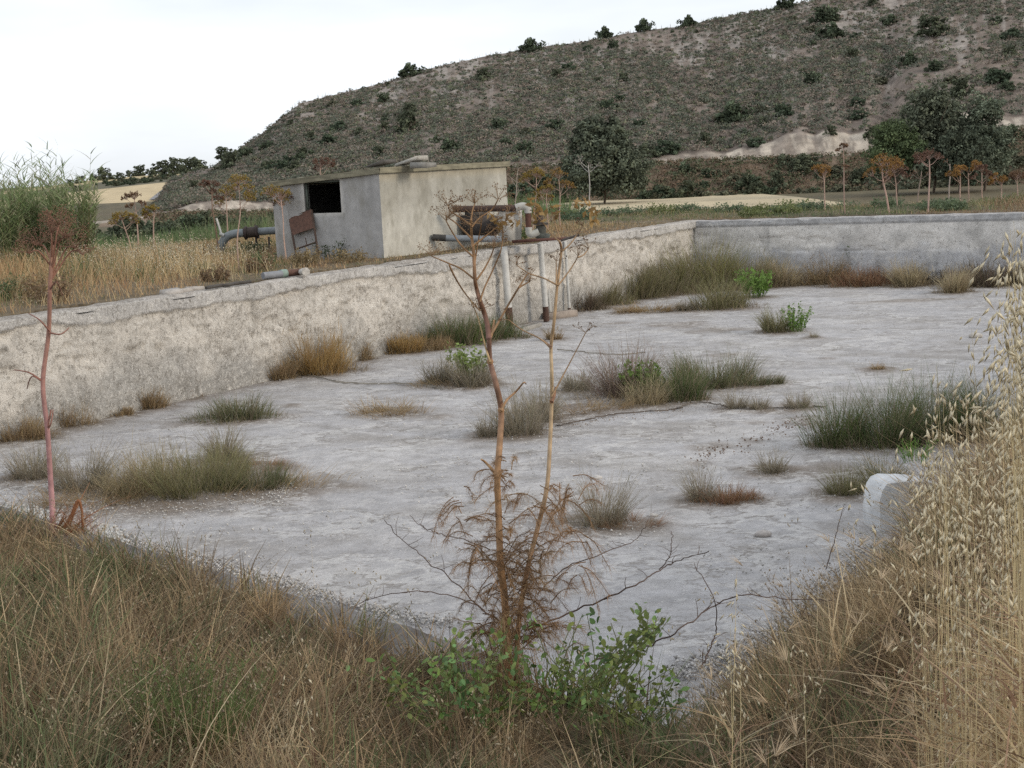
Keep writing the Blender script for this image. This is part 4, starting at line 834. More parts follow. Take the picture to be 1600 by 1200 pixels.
# concrete kerb and block at the feet
def slab(name, label, pix, z1, th, col=(.33, .31, .28)):
    P = [at(a, b, 0.0) for a, b in pix]; mb = MB(); o = P[0]; ex = P[1] - P[0]; d = np.array([-ex[1], ex[0], 0]); d = d / np.linalg.norm(d)
    box(mb, o - [0, 0, .05], ex, d * th, np.array([0, 0, z1 + .05]), col, .006); return mb
kb = thing("concrete_kerb", "low L shaped concrete kerb round the foot of the thick pipe", "kerb", at(820, 520, 0))
slab("k", "", [(803, 522), (847, 510)], .09, .14).build("long_side", M_CONC, kb); slab("k", "", [(800, 522), (788, 513)], .085, -.14).build("short_side", M_CONC, kb)
tag(slab("c", "", [(857, 500), (903, 494)], .17, .3, (.33, .28, .24)).build("concrete_block", M_CONC), "low brownish concrete block at the foot of the middle and thin pipes", "block")
# pipework on top of the wall by the pump
YW = 37.0
def pw(px, py, dy=0.0): return atY(px, py, YW + dy)
pump = thing("pump_engine", "dark rusty pump engine half hidden by dry umbels beside pump house", "pump", pw(757, 372, 1.2))
q = MB(); o = pw(722, 370, 1.4); box(q, o, pw(768, 369, 1.4) - o, ha3 * .6, np.array([0, 0, .50]), (.06, .05, .045), .04); o = o + np.array([.1, .05, .5]); box(q, o, (pw(750, 369, 1.4) - pw(722, 370, 1.4)) * .8, ha3 * .4, np.array([0, 0, .14]), (.05, .045, .04), .02)
q.build("engine_block", M_RUST, pump)
q = MB(); a = pw(700, 345, 1.75); tube(q, [a, a + hb3 * .22], .36, (.055, .045, .04), 22); q.build("flywheel", M_RUST, pump)
q = MB(); a = pw(772, 352, 1.3); tube(q, [a, a - hb3 * .16], .2, (.045, .035, .03), 16); q.build("pulley", M_RUST, pump)
q = MB(); o = pw(778, 378, .5); box(q, o, pw(802, 377, .5) - o, ha3 * .4, pw(778, 330, .5) - o, (.44, .42, .38), .012); tag(q.build("concrete_pillar", M_CONC), "pale concrete pillar under the brown pipe next to the pump engine", "pillar")
el = lambda pts, r, col: pipe_mb(smooth_path(pts, 6), r, col)
pipes("delivery_pipe", "rusty brown overhead pipe with white elbows beside the pump", "pipe", pw(823, 370, .3), [
    ("long_pipe", pipe_mb([pw(708, 327, .6), pw(806, 325, .5)], .085, (.06, .036, .028)), M_RUST),
    ("elbow", el([pw(806, 325, .5), pw(816, 322, .5), pw(824, 325, .5), pw(825, 333, .5)], .098, (.40, .385, .35)), M_PAINT),
    ("down_pipe", pipe_mb([pw(825, 333, .5), pw(826, 356, .5)], .078, (.10, .045, .032)), M_RUST),
    ("elbow", el([pw(826, 355, .5), pw(827, 364, .5), pw(832, 366, .5), pw(842, 362, .5)], .095, (.43, .42, .38)), M_PAINT)])
pipes("valve", "dark valve with flange standing on the wall top right of white elbows", "valve", pw(845, 374, .5), [
    ("body", pipe_mb([pw(846, 376, .6), pw(845, 352, .6)], .13, (.06, .06, .05)), M_RUST), ("flange", pipe_mb([pw(845, 351, .6), pw(845, 348, .6)], .20, (.05, .042, .036)), M_RUST),
    ("stem_pipe", pipe_mb([pw(844, 348, .6), pw(843, 327, .6)], .085, (.07, .05, .04)), M_RUST), ("base_plate", pipe_mb([pw(838, 366, .55), pw(858, 372, .55)], .10, (.07, .075, .065)), M_RUST)])
pipes("grey_pipe", "horizontal light grey pipe with dark end lying by the pump", "pipe", pw(730, 377, .4), [
    ("pipe_length", pipe_mb([pw(697, 372, .4), pw(783, 374, .2)], .085, (.22, .24, .26)), M_PAINT), ("dark_end", pipe_mb([pw(676, 371, .42), pw(697, 372, .4)], .088, (.05, .048, .045)), M_RUST)])
q = MB(); o = pw(800, 380, -.25); box(q, o, pw(876, 376, -.25) - o, ha3 * .55, np.array([0, 0, .07]), (.10, .042, .03), .008); tag(q.build("rusty_plate", M_RUST), "long rusty steel plate lying across the wall top over the upright pipes", "plate")
q = MB(); tube(q, [pw(876, 376, -.2), pw(905, 367, -.2)], .03, (.06, .05, .045), 8); tag(q.build("steel_bar", M_RUST), "thin dark steel bar on the wall top at the end of the rusty plate", "bar")
# pipe to the left of the hut
YP = 40.5
def pl(px, py, dy=0.0): return atY(px, py, YP + dy)
pipes("supply_pipe", "pale green pipe with rusty flanged valve running into the pump house side", "pipe", pl(385, 385), [
    ("pipe_length", pipe_mb([pl(403, 362), pl(432, 360)], .105, GREYP), M_PAINT), ("valve_body", pipe_mb([pl(381, 364), pl(404, 362)], .15, (.05, .036, .03)), M_RUST),
    ("flange", pipe_mb([pl(383, 364), pl(386, 364)], .19, (.045, .03, .026)), M_RUST), ("flange", pipe_mb([pl(400, 362.5), pl(403, 362)], .19, (.045, .03, .026)), M_RUST),
    ("bend", el([pl(382, 364), pl(368, 365), pl(356, 369), pl(348, 378), pl(343, 392)], .115, (.18, .20, .21)), M_PAINT),
    ("support", pipe_mb([pl(400, 370), pl(401, 392)], .03, (.06, .05, .045), 6), M_RUST), ("support", pipe_mb([pl(420, 370), pl(421, 392)], .03, (.06, .05, .045), 6), M_RUST)])
q = MB(); tube(q, [pl(346, 366, -.1), pl(338, 341, -.1)], .03, (.55, .55, .52), 8); tube(q, [pl(343, 365, -.1), pl(350, 368, -.1)], .05, (.4, .4, .38), 8); tag(q.build("white_rod", M_PAINT), "thin white rod sticking up at the bend of the green pipe", "rod")
wallz = WT + .085
pipes("loose_pipe", "short loose pipe with green coupling and broken rusty end on wall top", "pipe", at(440, 430, wallz), [
    ("grey_length", pipe_mb([at(411, 431, wallz), at(440, 428, wallz)], .075, (.21, .22, .24)), M_PAINT), ("coupling", pipe_mb([at(438, 428, wallz), at(447, 427, wallz)], .09, (.22, .29, .25)), M_PAINT),
    ("rusty_length", pipe_mb([at(447, 427, wallz), at(470, 425, wallz)], .075, (.10, .05, .035)), M_RUST), ("broken_end", pipe_mb(np.array([at(469, 425, wallz), at(478, 424.5, wallz + .03)]), np.array([.06, .09]), (.45, .42, .38), 9), M_RUST)])
for px0, px1, lb in ((322, 392, "dark length of old hose along the wall top left of the loose pipe"), (255, 300, "pale flat stone slabs sunk in grass along the wall top")):
    q = MB(); y = lambda p: 468 - (p - 240) * .155
    if px0 > 300:
        pth = smooth_path([at(p, y(p) - 5 + U(-1.5, 1.5), WT + .05) for p in np.linspace(px0, px1, 7)], 4); tube(q, pth, .035, (.06, .052, .045), 7); tag(q.build("old_hose", M_RUST), lb, "hose")
    else:
        for p in (258, 275, 292): c = at(p, y(p) - 5, WT); box(q, c - [0, 0, .03], np.array([.3, .26, 0]), np.array([-.14, .18, 0]), np.array([0, 0, .10]), (.4, .37, .34), .02)
        tag(q.build("stone_kerb", M_STONE), lb, "stone")

# ------------------------------------------------------------------ pale block at the right foot of the bank, stones
c0 = at(1372, 832, 0.0)
nx, nz_ = 26, 18; V = []; ex = np.array([.98, .18, 0]); ex /= np.linalg.norm(ex); ey = np.array([-ex[1], ex[0], 0])
prof = []
for t in np.linspace(0, math.pi / 2, 12): prof.append((0.22 - .22 * math.cos(t) ** .8 * (1) + .02 * math.sin(t), .30 + .25 * math.sin(t)))
outl = [(0.03, -.05), (0.0, .1), (0.0, .2), (.025, .32), (.06, .42), (.11, .48), (.18, .51), (.40, .485), (.62, .45), (.78, .42), (.82, .37), (.84, -.05)]
bl = MB(); depth = .42
for k, dv in enumerate((0, .03, .2, depth - .03, depth)):
    ins_k = .025 if dv in (0, depth) else 0.0
    V.append([c0 + ex * (min(max(x_, ins_k), .84 - ins_k)) + ey * dv + np.array([0, 0, 1.12 * min(z_, .51 - ins_k)]) for x_, z_ in outl])
V = np.array(V); m_ = len(outl); bl.add(V, grid_faces(5, m_)[:, ::-1], (.58, .59, .60))
for e, fl_ in ((0, False), (4, True)):
    ring = V[e]; cc = ring.mean(0)[None]; T = np.stack([np.arange(m_), (np.arange(m_) + 1) % m_, np.full(m_, m_)], 1); bl.add(np.concatenate([ring, cc]), T if not fl_ else T[:, ::-1], (.58, .59, .60))
tag(bl.build("concrete_end_block", M_CONC), "pale grey rounded block half hidden by dry grass at the right bank", "block")
def stone(px, py, s, label, col=(.40, .37, .35)):
    c = at(px, py, 0.0); mb = MB(); a, b = np.meshgrid(np.linspace(0, 2 * np.pi, 11)[:-1], np.linspace(.05, 3.0, 7), indexing='ij')
    d = np.stack([np.cos(a) * np.sin(b), np.sin(a) * np.sin(b), np.cos(b)], -1); R = s * (1 + .35 * (fbm(a * 1.3 + px, b * 1.6, 121, 2)[..., None] - .5))
    V = c + d * R * np.array([1.3, .9, .6]) + [0, 0, s * .35]; n0, m0 = a.shape
    i = np.arange(n0)[:, None]; j = np.arange(m0 - 1)[None]; F = np.stack([i * m0 + j, i * m0 + j + 1, ((i + 1) % n0) * m0 + j + 1, ((i + 1) % n0) * m0 + j], -1).reshape(-1, 4)
    mb.add(V, F, col)
    for jj, fl_ in ((0, 1), (m0 - 1, 0)):
        ring = V[:, jj]; T = np.stack([np.arange(n0), (np.arange(n0) + 1) % n0, np.full(n0, n0)], 1); mb.add(np.concatenate([ring, ring.mean(0)[None]]), T[:, ::-1] if fl_ else T, col)
    return tag(mb.build("stone", M_STONE), label, "stone")
stone(1193, 838, .075, "grey stone alone on the near floor left of the pale block")
stone(932, 749, .06, "flat pale stone on the floor above the grey fountain tuft", (.5, .48, .46))
stone(1395, 812, .09, "stone at the left foot of the pale grey block") if False else None
stone(1020, 808, .05, "small pale stone beside the dark brown mat", (.5, .48, .46))
stone(1525, 528, .12, "small pale stone on the far right floor by the oats", (.45, .42, .38))
stone(942, 463, .14, "pale stone at the wall among green grass near the corner", (.42, .40, .37)) if False else None
# snail shells and gravel on the floor: uncountable
pb = MB(); NP = 5200
cpx = U(0, 1600, NP); cpy = U(470, 1060, NP); P = np.array([at(a, b, .03) for a, b in zip(cpx, cpy)])
d4 = np.stack(dists(P[:, 0], P[:, 1])); fe = np.minimum(d4[2], d4[3] - 2.65)
keep = (d4[0] > .1) & (d4[1] > .1) & (d4[2] > .2) & (d4[3] > 1.9) & ((fbm(P[:, 0] * .7, P[:, 1] * .7, 123, 4) > .53) | (d4[3] < 3.2)); P = P[keep]; n_ = len(P)
spindles(pb, P, Nn(1, (n_, 3)) * [1, 1, .2], U(.02, .05, n_), U(.008, .02, n_), np.array([.58, .56, .53]) * U(.6, 1.15, (n_, 1)))
er = MB.__new__(MB)
t_ = U(0, 22, 1500); off_ = U(1.6, 3.0, 1500); Q = R0 + A * t_[:, None] + nR * off_[:, None]; zz_ = np.maximum(2.2 * (1 - off_ / 2.65), 0) + .02
spindles(pb, np.stack([Q[:, 0], Q[:, 1], zz_], 1), Nn(1, (1500, 3)) * [1, 1, .4], U(.02, .08, 1500), U(.012, .03, 1500), np.array([.48, .45, .42]) * U(.6, 1.2, (1500, 1)))
def gravel_line(pix, n, sp_, s0, s1, col):
    pix = np.array(pix, float); t_ = U(0, len(pix) - 1.001, n); i_ = t_.astype(int); q = pix[i_] + (pix[i_ + 1] - pix[i_]) * (t_ - i_)[:, None] + Nn(1, (n, 2)) * [12, sp_]
    P = np.array([at(a, b, .035) for a, b in q]); spindles(pb, P, Nn(1, (n, 3)) * [1, 1, .5], U(s0, s1, n), U(s0, s1, n) * .4, np.array(col) * U(.6, 1.15, (n, 1)))
gravel_line([(-20, 795), (60, 806), (120, 820), (190, 842)], 1500, 5, .03, .10, (.56, .545, .52))
gravel_line([(190, 842), (260, 862), (350, 885), (460, 915), (560, 945), (700, 975)], 1300, 5, .02, .06, (.52, .5, .48))
gravel_line([(1050, 1050), (1150, 1020), (1230, 985), (1290, 930), (1360, 850)], 1100, 10, .02, .06, (.50, .48, .46))
gravel_line([(1088, 718), (1130, 700), (1185, 686), (1230, 664), (1280, 655)], 170, 6, .015, .05, (.24, .17, .13))
gravel_line([(760, 690), (860, 668), (960, 652), (1080, 636), (1280, 640)], 200, 3, .012, .035, (.28, .21, .15))
gravel_line([(20, 770), (150, 800), (300, 795), (430, 780), (460, 750)], 700, 9, .015, .04, (.60, .58, .55))
pb.build("shell_gravel", M_STONE, kind="stuff")

# ------------------------------------------------------------------ tufts on the basin floor
def tuft(px, py, w, h, kd, label, ck_, dr):
    c = at(px, py, 0.0); s = mpp(c); R = w * s * .62; H = h * s * (1.22 if kd == 'spiky' else 1.12);  c = c + np.array([0, R * max(dr, .5) * .4, 0]); col = np.array(TC[ck_]) * 1.45; mb = MB()
    den = np.clip(R / .35, .35, 2.2); wpx = max(.0035, .75 * s)
    if kd in ('spiky', 'rush', 'bush', 'mat'):
        n = int({'spiky': 520, 'rush': 780, 'bush': 850, 'mat': 420}[kd] * den)
        br = {'spiky': .55, 'rush': .85, 'bush': .8, 'mat': 1.1}[kd]
        a = U(0, 2 * np.pi, n); r = np.sqrt(U(0, 1, n)) * R * br * (.75 + .7 * (vn(a * 1.5, 0 * a + px, 5)))
        nc = 9; cx_ = np.sqrt(U(0, 1, nc)) * R * br * .9; ca_ = U(0, 6.28, nc); g_i = RNG.integers(0, nc, n); tog = U(0, 1, n) < .6
        bx = np.where(tog, cx_[g_i] * np.cos(ca_[g_i]) + Nn(R * .10, n), r * np.cos(a)); by = np.where(tog, cx_[g_i] * np.sin(ca_[g_i]) + Nn(R * .10, n), r * np.sin(a)); r = np.hypot(bx, by)
        base = np.stack([c[0] + bx, c[1] + by * max(dr, .4), np.full(n, -.02)], 1)
        out = np.arctan2(by, bx) + Nn(.8, n); gh = U(.65, 1.1, nc)[g_i] * np.where(tog, 1, .9)
        fall = 1 - .5 * np.clip(r / (R * br * 1.2), 0, 1) ** 2
        if kd == 'spiky': hh = H * U(.2, 1.15, n) * fall ** .6 * gh; ln = U(.05, .95, n); cv = U(-.1, .45, n)
        elif kd == 'rush': hh = H * U(.35, 1.2, n) * fall * gh; ln = U(.0, .6, n); cv = U(0, .5, n)
        elif kd == 'bush': hh = H * U(.25, 1.2, n) * np.sqrt(np.clip(1 - (r / (R * br * 1.25)) ** 2, .08, 1)) * gh; ln = U(.1, .9, n); cv = U(-.3, .5, n)
        else: hh = H * U(.3, 1.2, n) * 1.5; ln = U(.4, 2.0, n); cv = U(.0, .8, n)
        cc = col * U(.65, 1.35, (n, 1)) + Nn(.008, (n, 3))
        dead = U(0, 1, n) < (.34 if kd == 'rush' else .15); cc[dead] = np.array([.30, .25, .17]) * U(.6, 1.2, (dead.sum(), 1))
        blades(mb, base, np.maximum(hh, .02), wpx * U(.6, 1.3, n), out, ln, cv, cc, 3)
        if kd != 'mat':
            k = n // 4; a_ = U(0, 6.28, k); r_k = np.sqrt(U(.3, 1, k)) * R * 1.15; blades(mb, np.stack([c[0] + r_k * np.cos(a_), c[1] + r_k * np.sin(a_) * max(dr, .5), np.full(k, -.01)], 1), H * U(.08, .3, k), wpx * .8, U(0, 6.28, k), U(.2, 1.5, k), .3, np.array([.27, .215, .145]) * U(.6, 1.2, (k, 1)), 2)
        if kd in ('bush', 'spiky'):
            k = n // 2; i = RNG.integers(0, n, k); bb = base[i].copy(); f = U(.25, .8, k); bb[:, 2] += hh[i] * f; bb[:, 0] += np.cos(out[i]) * hh[i] * ln[i] * f * .7; bb[:, 1] += np.sin(out[i]) * hh[i] * ln[i] * f * .7
            blades(mb, bb, hh[i] * U(.15, .4, k), wpx * .8, U(0, 6.28, k), U(.2, 1.2, k), U(-.3, .3, k), cc[i] * 1.05, 2)
    else:
        n = int(26 * den) + 8
        a = U(0, 2 * np.pi, n); r = np.sqrt(U(0, 1, n)) * R * .5; base = np.stack([c[0] + r * np.cos(a), c[1] + r * np.sin(a), np.full(n, -.02)], 1)
        hh = H * U(.55, 1.05, n); ln = U(0, .55, n); blades(mb, base, hh, wpx * 1.4, a, ln, .1, col * .7, 3)
        per = 16; ci = np.repeat(np.arange(n), per); f = U(.25, 1.05, n * per); p = base[ci].copy(); nr = np.sqrt(1 + ln ** 2)
        p[:, 2] += (hh / nr)[ci] * f * .97; p[:, 0] += (np.cos(a) * hh * ln / nr)[ci] * f; p[:, 1] += (np.sin(a) * hh * ln / nr)[ci] * f; p += Nn(R * .05, p.shape)
        L = np.clip(R * .22, .035, .12); leaves(mb, p, Nn(1, p.shape) + [0, 0, .6], L * U(.6, 1.3, len(p)), L * .5 * U(.7, 1.2, len(p)), col * U(.65, 1.4, (len(p), 1)))
    nm = {'spiky': "grass_tuft", 'rush': "rush_clump", 'bush': "dry_bush", 'mat': "grass_mat", 'leafy': "leafy_plant"}[kd]
    cat = {'spiky': "grass tuft", 'rush': "rush clump", 'bush': "dry bush", 'mat': "grass mat", 'leafy': "plant"}[kd]
    return tag(mb.build(nm, M_GRASS if kd != 'leafy' else M_LEAF), label, cat)
for T_ in TUFTS: tuft(*T_)

# ------------------------------------------------------------------ grass beyond the walls
def scatter(n, poly):
    """uniform points in world x,y inside a pixel polygon's bounding box on the plane z"""
    return None
def grass_field(name, xy, hfun, wfun, colfun, heads=0.0, headcol=(.5, .45, .33), lean=(.0, .5)):
    mb = MB(); n = len(xy); z = ground_z(xy[:, 0], xy[:, 1]); base = np.column_stack([xy, z - .02])
    h = hfun(xy) * U(.45, 1.15, n); dist = np.hypot(xy[:, 0], xy[:, 1]); a = U(0, 6.28, n)
    cc = colfun(xy, n) * U(.65, 1.35, (n, 1)); tips = blades(mb, base, h, wfun(dist) * U(.6, 1.3, n), a, U(*lean, n), U(-.1, .45, n), cc, 3)
    if heads > 0:
        k = np.where(U(0, 1, n) < heads)[0]; t = tips[k]
        for j in range(4):
            p = t + Nn(1, t.shape) * (.05, .05, .06) - [0, 0, .03]; spindles(mb, p, Nn(.5, t.shape) + [0, 0, -1], .05 * U(.7, 1.3, len(k)), wfun(dist[k]) * .9, np.array(headcol) * U(.75, 1.2, (len(k), 1)))
    return mb.build(name, M_GRASS, kind="stuff")
def mixcol(xy, n, pal, prob, sc_=.5, seed=130):
    pal = np.array(pal); k = fbm(xy[:, 0] * sc_, xy[:, 1] * sc_, seed, 3); pr = np.cumsum(prob); t = np.clip(.5 + (k - .5) * 2.2 + Nn(.16, n), 0, .999)
    return pal[np.searchsorted(pr / pr[-1], t)]
# left bank behind the cream wall
n = 42000; tt = U(-9, 26, n); oo = U(.45, 19, n) ** 1.0; xy = L0 + A * tt[:, None] - nL * oo[:, None]
hutm = ((xy - HC) @ hb > -.05) & ((xy - HC) @ hb < HL + .05) & ((xy - HC) @ ha > -.05) & ((xy - HC) @ ha < HW + .05)
frus = np.abs(xy[:, 0] / xy[:, 1]) < .40; xy = xy[~hutm & frus]
def lh(xy):
    o = -((xy - L0) @ nL); t = (xy - L0) @ A
    return np.where(t > 10, .20, .26 + .50 * sstep(1.2, 4.5, o)) * (.6 + .8 * fbm(xy[:, 0] * .4, xy[:, 1] * .4, 131, 3)) * (1 - .55 * ((t > 6) & (o < 2.5)))
grass_field("bank_grass", xy, lh, lambda d: .00038 * d, lambda xy, n: mixcol(xy, n, [(.15, .18, .08), (.36, .25, .14), (.56, .43, .25), (.50, .34, .18), (.36, .22, .12)], [.22, .24, .18, .2, .16], .9), .05, (.48, .42, .31))
# pale oat drift on the left bank
n = 1500; p = np.array([at(a, b, 2.05) for a, b in zip(np.clip(Nn(70, n) + 250, 120, 420), U(400, 440, n))])[:, :2]; grass_field("bank_oats", p, lambda xy: .62 + 0 * xy[:, 0], lambda d: .00036 * d, lambda xy, n: np.tile([.56, .45, .27], (n, 1)), .4, (.70, .63, .48))
# strip behind the cream wall to the right of the hut and behind the back wall
n = 15000; tt = U(8, 26, n); oo = U(.45, 16, n); xy = L0 + A * tt[:, None] - nL * oo[:, None]
hutm = ((xy - HC) @ hb > -.1) & ((xy - HC) @ hb < HL + .1) & ((xy - HC) @ ha > -.1) & ((xy - HC) @ ha < HW + .1); xy = xy[~hutm]
grass_field("wall_grass", xy, lambda xy: .28 * (.4 + 1.1 * fbm(xy[:, 0] * .6, xy[:, 1] * .6, 133, 3)) * (.45 + .55 * sstep(.5, 3.0, -((xy - L0) @ nL))), lambda d: .00036 * d, lambda xy, n: mixcol(xy, n, [(.14, .16, .07), (.33, .235, .13), (.42, .33, .19), (.33, .215, .12)], [.28, .26, .26, .2]))
n = 46000; tt = U(-10, 34, n); oo = .45 + U(0, 1, n) ** 1.3 * 22; xy = CORN + Bd * tt[:, None] - nB * oo[:, None]
def bh(xy):
    o = -((xy - CORN) @ nB); t = (xy - CORN) @ Bd
    return (.14 + .60 * sstep(.8, 4, o) * (.12 + .88 * sstep(6, 13, t))) * (.45 + 1.0 * fbm(xy[:, 0] * .35, xy[:, 1] * .35, 135, 4))
grass_field("field_edge_grass", xy, bh, lambda d: .00040 * d, lambda xy, n: mixcol(xy, n, [(.115, .145, .085), (.16, .19, .09), (.25, .24, .12), (.34, .26, .16), (.27, .18, .11)], [.34, .26, .16, .14, .1], .3), .04, (.4, .35, .25))
n = 26000; pp_ = np.array([foot_at(p, r) for p, r in zip(U(120, 900, n), U(66, 104, n))])[:, :2]; keep = np.minimum(-dists(pp_[:, 0], pp_[:, 1])[0], 99) > 14; pp_ = pp_[keep]
grass_field("plain_reeds", pp_, lambda xy: 1.5 * (.5 + .9 * fbm(xy[:, 0] * .12, xy[:, 1] * .12, 137, 3)), lambda d: .0005 * d, lambda xy, n: mixcol(xy, n, [(.10, .15, .065), (.14, .20, .085), (.17, .18, .10)], [.4, .4, .2], .1))

# green weeds behind the walls: individual bushy plants
def weed(p, h, w, col, name, label, cat, group=None, nst=40, leaf=.06):
    mb = MB(); a = U(0, 6.28, nst); r = np.sqrt(U(0, 1, nst)) * w * .4; base = np.stack([p[0] + r * np.cos(a), p[1] + r * np.sin(a), np.full(nst, p[2] - .03)], 1); hh = h * U(.5, 1.05, nst); ln = U(.05, .5, nst)
    blades(mb, base, hh, .018, a, ln, .1, np.array(col) * .8, 3); per = 22; ci = np.repeat(np.arange(nst), per); f = U(.2, 1.05, nst * per); q = base[ci].copy(); nr = np.sqrt(1 + ln ** 2)
    q[:, 2] += (hh / nr)[ci] * f; q[:, 0] += (np.cos(a) * hh * ln / nr)[ci] * f; q[:, 1] += (np.sin(a) * hh * ln / nr)[ci] * f; q += Nn(w * .05, q.shape)
    leaves(mb, q, Nn(1, q.shape) + [0, 0, .5], leaf * U(.6, 1.4, len(q)), leaf * .45 * U(.7, 1.3, len(q)), np.array(col) * U(.65, 1.4, (len(q), 1))); return tag(mb.build(name, M_LEAF), label, cat, group)
for k in range(80):
    t, o = (U(-9, 27), U(1.5, 15)); q = CORN + Bd * t - nB * o; p = np.array([q[0], q[1], float(ground_z(*q))])
    f_ = .42 + .58 * float(sstep(5, 13, t)); weed(p, U(.4, .95) * f_, U(.8, 1.6), [(.10, .14, .08), (.13, .17, .095), (.165, .19, .075)][k % 3], "weed_bush", "grey green weed bush among the rough grass behind the back wall", "weed", "weeds behind the back wall", 30, .10)
for px, py, w, h, col, lb in ((560, 395, 40, 30, (.075, .10, .04), "green weed at the foot of the pump house near its front corner"), (525, 400, 60, 34, (.055, .075, .035), "dark tangled weed between shutter and pump house corner"), (563, 385, 26, 26, (.085, .13, .04), "upright green shoot against the grey pump house face"),
        (628, 388, 40, 20, (.09, .12, .05), "low green weed at the foot of the ochre pump house face"), (810, 372, 30, 22, (.10, .14, .05), "small green weed between pillar and white elbow"), (400, 392, 60, 22, (.09, .105, .05), "low green patch of weeds under the pale green pipe")):
    p = at(px, py + 4, 2.05); s = mpp(p); weed(p, h * s, w * s, col, "weed", lb, "weed", None, 26, .07)

for k in range(46):
    t, o = U(-8, 12), U(.8, 14); q = L0 + A * t - nL * o
    if -.3 < (q - HC) @ hb < HL + .3 and -.3 < (q - HC) @ ha < HW + .3: continue
    weed(np.array([q[0], q[1], float(ground_z(*q))]), U(.25, .6), U(.5, 1.2), [(.12, .16, .075), (.16, .18, .085), (.25, .19, .10), (.22, .15, .09)][k % 4], "bank_weed", "bushy weed in the dry grass of the left bank behind the cream wall", "weed", "weeds on the left bank", 26, .07)
# reed bed at the far left
def reeds(px, w, n, label, Y0=41.0, hmul=1.0):
    base0 = atY(px, 395, Y0); base0[2] = 1.9; t = thing("reed_clump", label, "reeds", base0); rc = MB(); lv = MB(); s = mpp(base0); R = w * s * .5
    a = U(0, 6.28, n); r = np.sqrt(U(0, 1, n)) * R; base = np.stack([base0[0] + r * np.cos(a), base0[1] + r * np.sin(a) * 1.3, np.full(n, 1.85)], 1); hh = hmul * U(1.5, 2.4, n); tall = U(0, 1, n) < .12; hh[tall] *= U(1.15, 1.4, tall.sum())
    ln = U(0, .14, n); blades(rc, base, hh, .022, a, ln, .05, np.array([.17, .16, .08]) * U(.7, 1.3, (n, 1)), 4)
    per = 15; ci = np.repeat(np.arange(n), per); f = np.tile(np.linspace(.25, 1.0, per), n) + Nn(.02, n * per); q = base[ci].copy(); q[:, 2] += hh[ci] * f * .98; q[:, 0] += np.cos(a)[ci] * hh[ci] * (ln[ci] * f + .05 * f * f); q[:, 1] += np.sin(a)[ci] * hh[ci] * (ln[ci] * f + .05 * f * f)
    cc = np.array([(.19, .25, .11), (.25, .28, .145), (.34, .32, .21)])[RNG.choice(3, n * per, p=[.5, .3, .2])]
    blades(lv, q, U(.25, .5, len(q)), .032, U(0, 6.28, len(q)), U(.4, 1.0, len(q)), U(.2, .8, len(q)), cc * U(.7, 1.3, (len(q), 1)), 3)
    rc.build("stem", M_GRASS, t); lv.build("foliage", M_GRASS, t); return t
reeds(10, 80, 130, "tall green reeds cut by the left photo edge"); reeds(70, 70, 120, "tall green reeds in the middle of the left reed bed", 42, 1.02); reeds(120, 50, 80, "tall reeds at the right end of the left reed bed", 41, 1.1); reeds(45, 110, 90, "back row of tall reeds showing thin tips against the sky", 45, 1.3)

# ------------------------------------------------------------------ giant fennel plants
def umbel(mbs, par, c, d, R, rays=14, dots=9, ds=.012, scol=(.3, .22, .14), dcol=(.25, .17, .07), rw=.006, spread=1.1):
    mbs = mbd = MB(); d = unit(np.asarray(d, float)[None])[0]; u, w = perp(d[None]); u, w = u[0], w[0]
    th = np.sqrt(U(0.02, 1, rays)) * spread; ph = U(0, 6.28, rays); dirs = np.cos(th)[:, None] * d + np.sin(th)[:, None] * (np.cos(ph)[:, None] * u + np.sin(ph)[:, None] * w)
    e = np.asarray(c) + dirs * (R * U(.8, 1.08, rays))[:, None]
    for i in range(rays): tube(mbs, [c, (np.asarray(c) + e[i]) / 2 + d * R * .06, e[i]], [rw, rw * .8, rw * .6], scol, 4, False)
    ci = np.repeat(np.arange(rays), dots); q = unit(Nn(1, (rays * dots, 3))); p = e[ci] + q * (R * U(.08, .24, rays * dots))[:, None]
    spindles(mbd, p, q, ds * U(.9, 2.0, len(p)), ds * U(.4, .8, len(p)), np.asarray(dcol) * U(.6, 1.4, (len(p), 1)))
    mbd.build("umbel", M_LEAF, par)
